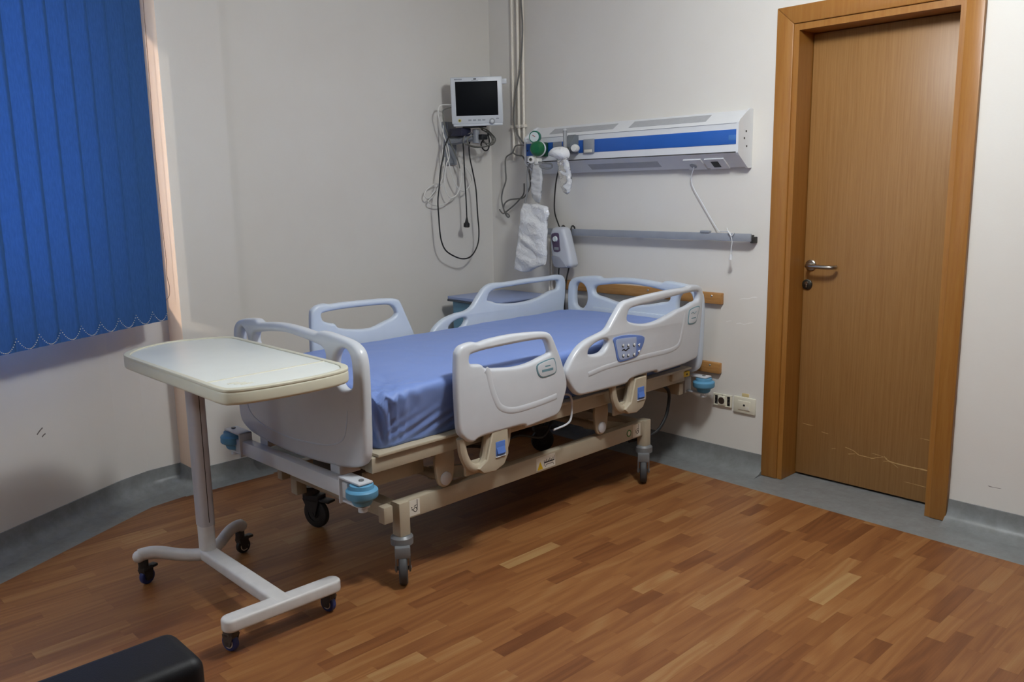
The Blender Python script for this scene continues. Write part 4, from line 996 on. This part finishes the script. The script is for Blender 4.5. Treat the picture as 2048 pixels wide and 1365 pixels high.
# oxygen mask with its reservoir bag on the flow meter
msk = thing('oxygen_mask', 'clear oxygen mask with crumpled bag hanging from the flow meter', 'mask', (.82, -.235, 1.62)); MO = Vector((.82, -.235, 1.62))
mc = MB()
ring = [(.715, 1.612), (.752, 1.648), (.80, 1.652), (.838, 1.645), (.862, 1.620), (.857, 1.590), (.811, 1.578), (.765, 1.592)]
for q, (sc2, yy) in enumerate(((1.0, -.215), (.92, -.235), (.72, -.256), (.42, -.268), (.12, -.271))):
    cx, cz = .800, 1.615
    mc.v += [tuple(Vector((cx + (p[0] - cx) * sc2, yy, cz + (p[2] - cz) * sc2)) - MO) for p in catmull([(a_, 0, b_) for a_, b_ in ring], 3, True)]
nR = len(ring) * 3
for q in range(4):
    for i in range(nR): mc.f.append((q * nR + i, q * nR + (i + 1) % nR, (q + 1) * nR + (i + 1) % nR, (q + 1) * nR + i))
mc.f.append(tuple(4 * nR + i for i in range(nR)))
mko = mc.build('mask_cup', M_FILMW, msk, angle=60)
pillow('reservoir_bag', [(.775, 1.592), (.858, 1.594), (.872, 1.555), (.884, 1.50), (.888, 1.447), (.878, 1.41), (.855, 1.392), (.830, 1.404), (.812, 1.44), (.795, 1.485), (.790, 1.545)], -.228, .030, M_FILM, msk, 30, 14, .006, MO, 2.0, 22)
# long clear bag and humidifier tubing below the regulator
bg1 = pillow('plastic_bag', [(.566, 1.562), (.612, 1.562), (.634, 1.545), (.640, 1.48), (.636, 1.42), (.628, 1.37), (.612, 1.345), (.585, 1.352), (.560, 1.375), (.552, 1.43), (.556, 1.50)], -.20, .028, M_FILM, None, 30, 14, .006, (.59, -.2, 1.345), 5.0, 22)
bg1.location = (.59, -.2, 1.345); tag(bg1, 'narrow clear plastic bag hanging under the green regulator', 'plastic bag')
tb = MB().tube([(.572, -.205, 1.575), (.545, -.205, 1.565), (.515, -.19, 1.535), (.500, -.18, 1.49), (.490, -.17, 1.43), (.478, -.165, 1.39), (.450, -.17, 1.30), (.445, -.175, 1.20)], .0055, 10, 6).tube([(.60, -.20, 1.575), (.63, -.20, 1.572), (.67, -.20, 1.568), (.71, -.20, 1.560), (.715, -.20, 1.545), (.69, -.20, 1.538), (.65, -.20, 1.542), (.62, -.2, 1.55)], .0055, 10, 6).build('oxygen_tubing', M_CLEAR, None, angle=60)
tag(tb, 'clear looped oxygen tubing below the green regulator', 'tubing')
# big white bag
bag = thing('hanging_bag', 'large white crumpled plastic bag hanging beside the corner pipes', 'plastic bag', (.54, -.2, .945)); HB = Vector((.54, -.2, .945))
pillow('bag_film', [(.482, 1.345), (.58, 1.345), (.685, 1.325), (.692, 1.285), (.676, 1.25), (.674, 1.148), (.668, 1.05), (.658, .997), (.62, .985), (.578, .972), (.53, .948), (.49, .942), (.43, .950), (.396, .962), (.410, 1.02), (.439, 1.141), (.458, 1.25), (.464, 1.31)], -.20, .050, M_FILMW, bag, 46, 24, .009, HB, 9.0, 13)
M_PACK = mat('bag_content_white', (230, 231, 233), .6)
pillow('bag_content', [(.485, 1.25), (.655, 1.245), (.655, 1.15), (.645, 1.02), (.60, .995), (.50, .985), (.44, .99), (.448, 1.08), (.47, 1.18)], -.20, .034, M_PACK, bag, 30, 18, .005, HB, 4.0, 10)

# ------------------------------------------------------------------ grey equipment rail
er = thing('equipment_rail', 'long grey wall rail for equipment below the supply unit', 'rail', (1.205, 0, 1.17)); EO = Vector((1.205, 0, 1.17))
M_RAILG = mat('rail_grey', (150, 154, 162), .42, .1, .05)
o = MB().rbox(.53, 1.883, -.055, -.043, 1.158, 1.196, .003); o.xf(lambda v: v - EO); o.build('rail_bar', M_RAILG, er)
o = MB()
for x_ in (.60, 1.20, 1.86): o.rbox(x_ - .012, x_ + .012, -.044, -.0004, 1.166, 1.188, .002)
o.rbox(1.872, 1.890, -.040, -.0004, 1.150, 1.180, .003); o.xf(lambda v: v - EO); o.build('standoffs', M_DARKST, er)
o = MB().rbox(1.60, 1.655, -.060, -.038, 1.195, 1.206, .003); o.xf(lambda v: v - EO); o.build('rail_clip', M_RAILG, er)
# call cord
pc = thing('pull_cord', 'thin white pull cord looped over the right end of the grey rail', 'cord', (1.78, -.07, 1.08)); PO = Vector((1.78, -.07, 1.08))
MB().tube([Vector(p) - PO for p in [(1.556, -.058, 1.519), (1.518, -.02, 1.442), (1.597, -.02, 1.323), (1.677, -.02, 1.212), (1.72, -.045, 1.203), (1.769, -.062, 1.203), (1.784, -.066, 1.179), (1.79, -.066, 1.154), (1.786, -.066, 1.122), (1.786, -.066, 1.09)]], .0022, 8, 6).build('cord', M_UNIT, pc, angle=60)
MB().tube([Vector(p) - PO for p in [(1.755, -.06, 1.222), (1.768, -.066, 1.203), (1.785, -.066, 1.185), (1.80, -.064, 1.20)]], .002, 8, 5).build('cord_knot', M_UNIT, pc, angle=60)
MB().lathe([(0, 0), (.006, .05), (.008, .5), (.010, .95), (0, 1)], Vector((1.786, -.066, 1.094)) - PO, (0, 0, -.026), 14).build('cord_toggle', M_UNIT, pc)

# ------------------------------------------------------------------ mattress pump on the rail
pump = thing('mattress_pump', 'grey air mattress pump with a purple label hooked on the wall rail', 'pump', (.71, -.11, .98)); PM = Vector((.71, -.11, .98))
M_PUMP = mat('pump_grey', (196, 199, 206), .38, var=.02)
M_PUMPD = mat('pump_lower_grey', (150, 153, 164), .4, var=.03)
M_PLAB = mat('label_purple', (92, 76, 100), .4)
pout = [(.628, 1.16), (.640, 1.192), (.662, 1.206), (.712, 1.208), (.735, 1.198), (.748, 1.17), (.775, 1.085), (.797, 1.01), (.792, .988), (.772, .978), (.69, .972), (.66, .982), (.645, 1.03), (.634, 1.09)]
plate('pump_case', pout, [], .075, .022, M_PUMP, pump, lambda u, v, w: (u - PM.x, -.100 - PM.y + w, v - PM.z), 3, 4)
plate('pump_base', [(.652, 1.045), (.715, 1.035), (.76, .99), (.765, .982), (.70, .977), (.668, .984), (.655, 1.01)], [], .008, .003, M_PUMPD, pump, lambda u, v, w: (u - PM.x, -.137 - PM.y + w, v - PM.z), 2)
lb = plate('pump_label', [(.648, 1.150), (.656, 1.172), (.695, 1.176), (.708, 1.165), (.713, 1.10), (.716, 1.072), (.67, 1.068), (.660, 1.10)], [], .004, .001, M_PLAB, pump, lambda u, v, w: (u - PM.x, -.138 - PM.y + w, v - PM.z), 2)
MB().lathe([(0, 0), (.017, 0), (.014, 1), (0, 1)], Vector((.681, -.139, 1.141)) - PM, (0, -.010, 0), 20).build('pressure_dial', M_DIAL, lb)
o = MB().rbox(.672, .706, -.1418, -.139, 1.078, 1.094, .001); o.xf(lambda v: v - PM); o.build('label_print', M_GREYP, lb)
o = MB()
for x_ in (.66, .735): o.tube([Vector(p) - PM for p in [(x_, -.07, 1.16), (x_, -.062, 1.205), (x_, -.048, 1.212), (x_, -.035, 1.200), (x_, -.036, 1.17)]], .005, 8, 4)
o.build('hanging_hook', M_DARKST, pump)
o = MB().tube([(.664, -.09, 1.532), (.643, -.09, 1.465), (.629, -.09, 1.361), (.630, -.088, 1.285), (.632, -.058, 1.215), (.624, -.0345, 1.19), (.622, -.0345, 1.10), (.636, -.05, 1.026), (.64, -.07, .934), (.645, -.06, .80), (.66, -.05, .6)], .0042, 8, 6).build('power_lead', M_DARKST, None, angle=60)
tag(o, 'thin dark lead running from the supply unit down behind the headboard', 'cable')
o = MB().tube([(.742, -.09, .985), (.735, -.09, .96), (.715, -.085, .904), (.695, -.08, .80), (.69, -.07, .62)], .0046, 8, 6); o.xf(lambda v: v - PM); o.build('pump_lead', M_DARKST, pump)

# ------------------------------------------------------------------ wooden wall bumpers
for z0_, z1_, lab in ((.836, .893, 'upper of two wooden bumper rails on the wall behind the headboard'), (.478, .534, 'lower wooden bumper rail on the wall beside the blue roller')):
    o = MB().rbox(.60, 1.712, -.026, -.0006, z0_, z1_, .004); o.xf(lambda v: v - Vector((1.156, 0, z0_))); b_ = o.build('bumper_rail', M_BUMPRAIL); b_.location = (1.156, 0, z0_)
    tag(b_, lab, 'rail', 'wooden bumper rails behind the bed')
    q = MB()
    for x_ in (-.4, .1, .50): q.lathe([(0, 0), (.006, 0), (.004, 1), (0, 1)], (x_, -.026, .04), (0, -.002, 0), 10)
    q.build('screw_heads', M_STEEL, b_)

# ------------------------------------------------------------------ wall outlets
M_OUT = mat('outlet_ivory', (222, 218, 200), .4)
w1 = thing('broken_socket', 'wall socket without its cover, bare frame and dark holes', 'socket', (1.725, 0, .34)); 
plate('socket_frame', [(-.054, -.032), (.054, -.032), (.054, .032), (-.054, .032)], [[(-.046, -.024), (-.028, -.024), (-.028, .022), (-.046, .022)], [(.026, -.026), (.044, -.026), (.044, .024), (.026, .024)]], .010, .002, M_OUT, w1, lambda u, v, w: (u, -.0056 + w, v), 0)
MB().rbox(-.046, -.028, -.006, -.0008, -.026, .024, .001).build('open_slot', M_BLACK, w1); MB().rbox(.026, .044, -.006, -.0008, -.026, .024, .001).build('open_slot', M_BLACK, w1)
q = MB().rbox(-.022, .020, -.018, -.0105, -.024, .024, .003); so_ = q.build('socket_insert', M_OUT, w1)
MB().lathe([(0, 0), (.018, 0), (.018, 1), (0, 1)], (-.001, -.0175, 0), (0, -.0012, 0), 20).build('socket_well', mat('socket_dark', (58, 44, 36), .5), so_)
q = MB()
for x_, z_ in ((-.038, .012), (-.04, -.006), (-.034, -.016), (.034, .01), (.038, -.008), (.0, .028)): q.rbox(x_ - .003, x_ + .003, -.012, -.006, z_ - .003, z_ + .003, .001)
q.build('terminal', M_STEEL, w1)
w2 = thing('tv_socket', 'ivory wall socket plate with a single round port', 'socket', (1.852, 0, .335))
pl = MB().rbox(-.062, .062, -.012, -.0006, -.042, .042, .005).build('cover_plate', M_OUT, w2)
MB().rbox(-.034, .034, -.0155, -.0115, -.024, .024, .002).build('port_plate', M_OUT, w2)
MB().lathe([(0, 0), (.0055, 0), (.0055, 1), (0, 1)], (.002, -.0154, .002), (0, -.0014, 0), 14).build('port', M_BLACK, w2)
MB().rbox(.010, .030, -.0165, -.015, -.022, -.002, .001).build('port_label', M_STICK, w2)
MB().rbox(-.020, .020, -.0012, -.0002, .043, .060, .0003).build('tape_mark', mat('old_tape', (206, 188, 140), .6), w2)

# ------------------------------------------------------------------ pipes in the corner
M_PIPE = mat('pipe_cream', (238, 230, 216), .45, var=.03)
for i_, (x_, lab) in enumerate(((.222, 'cream wall pipe nearest the corner'), (.270, 'middle cream wall pipe beside the corner'), (.312, 'cream wall pipe nearest the supply unit'))):
    zb = (1.60, 1.62, 1.70)[i_]
    p_ = MB().tube([(x_ - .0, -.016, H), (x_, -.016, zb + .03), (x_, -.016, zb)], .0085, 12, 0).build('gas_pipe', M_PIPE); p_.location = (0, 0, 0)
    tag(p_, lab, 'pipe', 'thin pipes in the corner')
    MB().rbox(x_ - .014, x_ + .014, -.028, -.0005, 1.79, 1.81, .004).build('pipe_clip', M_PIPE, p_)
for x_, lab in ((.522, 'left thin cream conduit behind the pump'), (.543, 'right thin cream conduit behind the pump')):
    p_ = MB().tube([(x_ + .001, -.022, 1.14), (x_, -.022, 1.0), (x_ - .002, -.022, .55)], .0075, 10, 0).build('conduit', M_PIPE); tag(p_, lab, 'conduit', 'conduits behind the headboard')
M_GCAB = mat('cable_grey', (112, 110, 106), .55)
o = MB().tube([(.321, -.034, 2.69), (.321, -.034, 2.516), (.33, -.034, 2.347), (.309, -.034, 2.152), (.262, -.034, 1.984), (.246, -.034, 1.84), (.266, -.034, 1.765), (.325, -.034, 1.70), (.40, -.034, 1.66)], .0048, 10, 6).build('grey_cable', M_GCAB, None, angle=60)
tag(o, 'grey cable running down the corner from the ceiling to the supply unit', 'cable')
o = MB().tube([(.40, -.05, 1.682), (.348, -.05, 1.684), (.274, -.05, 1.684), (.245, -.05, 1.646), (.186, -.05, 1.617), (.18, -.05, 1.546), (.182, -.05, 1.482), (.151, -.05, 1.418), (.14, -.05, 1.362), (.165, -.05, 1.289), (.195, -.052, 1.257), (.210, -.054, 1.268), (.166, -.056, 1.30), (.173, -.058, 1.337), (.215, -.056, 1.362), (.29, -.054, 1.369), (.336, -.05, 1.377), (.377, -.05, 1.416), (.395, -.05, 1.46), (.385, -.05, 1.53), (.36, -.05, 1.58), (.33, -.05, 1.62), (.28, -.05, 1.63), (.25, -.05, 1.645)], .0048, 10, 6)
o.tube([(.115, -.046, 1.305), (.125, -.046, 1.292), (.147, -.046, 1.279), (.171, -.044, 1.289), (.243, -.044, 1.329), (.29, -.046, 1.361), (.33, -.044, 1.40), (.335, -.044, 1.46)], .0045, 8, 6)
tag(o.build('tangled_cable', M_GCAB, None, angle=60), 'grey cable hanging in a loose tangle left of the supply unit', 'cable')

# ------------------------------------------------------------------ patient monitor on its arm
MC = Vector((.262, -.345, 1.928)); MN = Vector((4.03 - .262, -3.697 + .345, -.42)).normalized()
MR = Vector((0, 0, 1)).cross(MN).normalized(); MU = MN.cross(MR).normalized()
rr = math.radians(-1.0); MR, MU = (MR * math.cos(rr) - MU * math.sin(rr)), (MU * math.cos(rr) + MR * math.sin(rr))
mon = thing('patient_monitor', 'white patient monitor with a dark screen on a wall arm in the corner', 'monitor', (.0, -.35, 1.58)); MOO = Vector((.0, -.35, 1.58))
def mloc(u, v, w): return MC + MR * u + MU * v + MN * w - MOO
def mbox(u0, u1, v0, v1, w0, w1, name, mt, par=None, r=.003):
    o = MB().rbox(u0, u1, v0, v1, w0, w1, r); o.xf(lambda q: mloc(q.x, q.y, q.z)); return o.build(name, mt, par or mon)
M_MON = mat('monitor_white', (208, 212, 216), .35, var=.02)
M_SCREEN = mat('screen_black', (18, 20, 24), .5, var=.0, spec=.08)
hw, hh = .149, .137
body = mbox(-hw, hw, -hh + .012, hh, -.10, .0, 'monitor_case', M_MON, r=.008)
mbox(-hw + .008, hw - .004, -hh, -hh + .014, -.10, -.004, 'monitor_foot', M_MON, r=.004)
mbox(-.122, .121, -.078, .112, -.004, .0012, 'screen', M_SCREEN, r=.0008)
mbox(-.016, .000, .122, .1275, -.001, .0008, 'maker_emblem', M_BLACK, body, r=.0003); mbox(-.028, .012, .1155, .1185, -.001, .0006, 'maker_print', M_GREYP, body, r=.0002); mbox(-.126, -.082, .121, .128, -.001, .0006, 'model_print', M_GREYP, body, r=.0002)
def mdisc(u, v, r_, d_, name, mt):
    return MB().lathe([(0, 0), (r_, 0), (r_ * .9, .9), (0, 1)], mloc(u, v, 0), MN * d_, 18).build(name, mt, mon)
mdisc(-.104, -.104, .010, .0015, 'power_ring', mat('power_yellow', (206, 200, 140), .4)); mdisc(-.104, -.104, .006, .003, 'power_button', mat('power_olive', (124, 116, 50), .4))
for u_ in (-.045, -.018, .010, .036): mbox(u_ - .009, u_ + .009, -.107, -.099, -.001, .002, 'soft_key', M_GREYP, r=.002)
mdisc(.084, -.112, .017, .010, 'rotary_knob', M_GREYP); mdisc(.084, -.112, .010, .013, 'knob_cap', M_MON)
mbox(.108, .124, -.100, -.094, -.001, .0015, 'alarm_key', M_GREYP, r=.001)
mbox(hw - .002, hw + .028, .095, .125, -.10, -.05, 'lead_holder', M_MON, r=.004)
M_ARM = mat('arm_grey', (140, 144, 150), .4, .1)
M_NAVY = mat('navy_plastic', (32, 34, 58), .45)
def place(mb, name, mt, par=None, **k):
    mb.xf(lambda v: v - MOO); return mb.build(name, mt, par or mon, **k)
place(MB().rbox(.0006, .022, -.400, -.305, 1.578, 1.83, .003).rbox(.022, .030, -.375, -.33, 1.585, 1.825, .002), 'wall_track', M_ARM)
place(MB().tube([(.028, -.36, 1.715), (.10, -.345, 1.718), (.17, -.30, 1.735)], (.022, .026), 10, 4, flat=(0, 0, 1)), 'support_arm', M_ARM)
place(MB().cyl((.185, -.288, 1.70), (.185, -.288, 1.778), .022, n=18), 'arm_pivot', M_ARM)
place(MB().rbox(.06, .17, -.39, -.315, 1.740, 1.786, .004), 'battery_box', M_NAVY)
mbox(-.09, .05, -hh - .010, -hh, -.09, -.03, 'mount_plate', M_DARKST, r=.002)
place(MB().rbox(.20, .24, -.29, -.245, 1.718, 1.748, .004), 'cable_junction', M_BLACK)
# cables
M_BCAB = mat('cable_black', (26, 26, 28), .5)
M_WCAB = mat('cable_white', (230, 228, 222), .5)
M_BGCAB = mat('cable_olive_grey', (118, 116, 108), .5)
pcd = thing('looped_cable', 'long black power cord looping down the left wall with a plug on its end', 'cable', (.12, -.36, 1.017)); PC = Vector((.12, -.36, 1.017))
o = MB().tube([Vector(p) - PC for p in [(.15, -.45, 1.76), (.12, -.477, 1.681), (.12, -.495, 1.611), (.12, -.515, 1.54), (.12, -.528, 1.452), (.12, -.542, 1.364), (.12, -.539, 1.275), (.12, -.534, 1.185), (.12, -.522, 1.124), (.12, -.493, 1.074), (.12, -.431, 1.037), (.12, -.367, 1.017), (.12, -.309, 1.022), (.12, -.266, 1.054), (.12, -.235, 1.109), (.12, -.227, 1.183), (.12, -.234, 1.271), (.12, -.239, 1.37), (.12, -.245, 1.444), (.12, -.267, 1.541), (.12, -.285, 1.614), (.12, -.29, 1.685), (.14, -.289, 1.745)]], .0043, 8, 4).build('cord_loop', M_BCAB, pcd, angle=60)
MB().tube([Vector(p) - PC for p in [(.13, -.338, 1.74), (.12, -.336, 1.696), (.12, -.333, 1.631), (.12, -.33, 1.493), (.12, -.324, 1.359), (.12, -.322, 1.25)]], .0040, 8, 4).build('cord_end', M_BCAB, pcd, angle=60)
MB().lathe([(.004, 0), (.007, .2), (.011, .5), (.0185, .62), (.0185, .95), (.010, 1), (0, 1)], Vector((.12, -.322, 1.265)) - PC, (0, -.004, -.062), 18).build('plug', M_BCAB, pcd)
lw = MB()
for pts in ([(.16, -.40, 1.912), (.10, -.468, 1.916), (.10, -.498, 1.896), (.10, -.503, 1.861), (.10, -.488, 1.804), (.10, -.46, 1.729), (.10, -.439, 1.683), (.09, -.422, 1.619), (.085, -.44, 1.577), (.08, -.456, 1.482), (.08, -.446, 1.422), (.08, -.412, 1.382), (.08, -.359, 1.403), (.08, -.329, 1.463), (.08, -.322, 1.53), (.09, -.352, 1.602)],
            [(.08, -.44, 1.70), (.08, -.416, 1.584), (.08, -.388, 1.494), (.08, -.35, 1.439), (.08, -.302, 1.42), (.08, -.26, 1.45), (.08, -.241, 1.499), (.08, -.273, 1.548), (.08, -.33, 1.60)],
            [(.06, -.43, 1.62), (.05, -.443, 1.477), (.05, -.506, 1.465), (.05, -.569, 1.43), (.05, -.582, 1.395), (.05, -.556, 1.382), (.05, -.508, 1.423), (.05, -.452, 1.459)],
            [(.06, -.44, 1.52), (.05, -.50, 1.411), (.05, -.556, 1.364), (.05, -.503, 1.339), (.05, -.424, 1.349), (.05, -.367, 1.385)],
            [(.09, -.46, 1.80), (.07, -.45, 1.70), (.06, -.448, 1.62), (.06, -.44, 1.57)]): lw.tube(pts, .0034, 7, 5)
tag(lw.build('lead_wires', M_WCAB, None, angle=60), 'thin white patient lead wires dangling left of the monitor arm', 'wires')
gw = MB()
for pts in ([(.18, -.40, 1.905), (.10, -.454, 1.892), (.10, -.467, 1.857), (.10, -.461, 1.814), (.10, -.436, 1.748), (.09, -.40, 1.684), (.09, -.355, 1.602), (.09, -.341, 1.554)],
            [(.20, -.25, 1.79), (.16, -.235, 1.792), (.16, -.181, 1.782), (.16, -.136, 1.754), (.16, -.111, 1.73), (.16, -.125, 1.703), (.16, -.167, 1.689), (.17, -.204, 1.701), (.19, -.24, 1.72)],
            [(.20, -.25, 1.78), (.17, -.231, 1.781), (.17, -.182, 1.764), (.17, -.149, 1.735), (.17, -.137, 1.708), (.17, -.171, 1.689), (.17, -.267, 1.675), (.17, -.327, 1.683), (.165, -.371, 1.70), (.165, -.36, 1.74), (.17, -.31, 1.76)],
            [(.20, -.25, 1.775), (.18, -.2, 1.765), (.18, -.165, 1.74), (.18, -.16, 1.71), (.18, -.2, 1.685), (.18, -.28, 1.68), (.18, -.345, 1.692), (.18, -.35, 1.725), (.18, -.30, 1.745)],
            [(.21, -.23, 1.77), (.19, -.17, 1.75), (.19, -.15, 1.72), (.19, -.19, 1.70), (.19, -.24, 1.705)]): gw.tube(pts, .0036, 8, 5)
tag(gw.build('coiled_cables', M_BGCAB, None, angle=60), 'coiled olive grey cables bundled under the patient monitor', 'cables')
o = MB().tube([(.20, -.236, 1.73), (.17, -.238, 1.696), (.17, -.223, 1.667), (.17, -.198, 1.658), (.17, -.177, 1.674), (.17, -.171, 1.716), (.18, -.191, 1.76)], .0042, 8, 5).build('short_cable', M_BCAB, None, angle=60)
tag(o, 'short black cable loop under the right side of the monitor', 'cable')

# ------------------------------------------------------------------ black armchair, mostly out of frame
M_LEATH = mat('black_leather', (19, 19, 23), .5, spec=.3, var=.1, bump=.06, bscale=420)
ch = thing('armchair', 'black leather armchair with a padded arm at the lower left edge', 'armchair', (2.89, -3.52, 0)); AO = Vector((2.89, -3.52, 0))
def cbox(x0, x1, y0, y1, z0, z1, name, r=.03, seg=4):
    o = MB().rbox(x0, x1, y0, y1, z0, z1, r, seg); o.xf(lambda v: v - AO); return o.build(name, M_LEATH, ch, angle=60)
cbox(2.49, 2.642, -3.85, -3.138, .18, .608, 'armrest', .026, 5); cbox(3.14, 3.292, -3.85, -3.138, .18, .608, 'armrest', .026, 5)
cbox(2.645, 3.135, -3.80, -3.20, .22, .43, 'seat_cushion', .04); cbox(2.645, 3.135, -3.92, -3.805, .22, .88, 'backrest', .05)
for x_ in (2.58, 3.20):
    for y_ in (-3.80, -3.21):
        o = MB().cyl((x_, y_, 0), (x_, y_, .19), .018, .022, n=14); o.xf(lambda v: v - AO); o.build('leg', M_DARKST, ch)
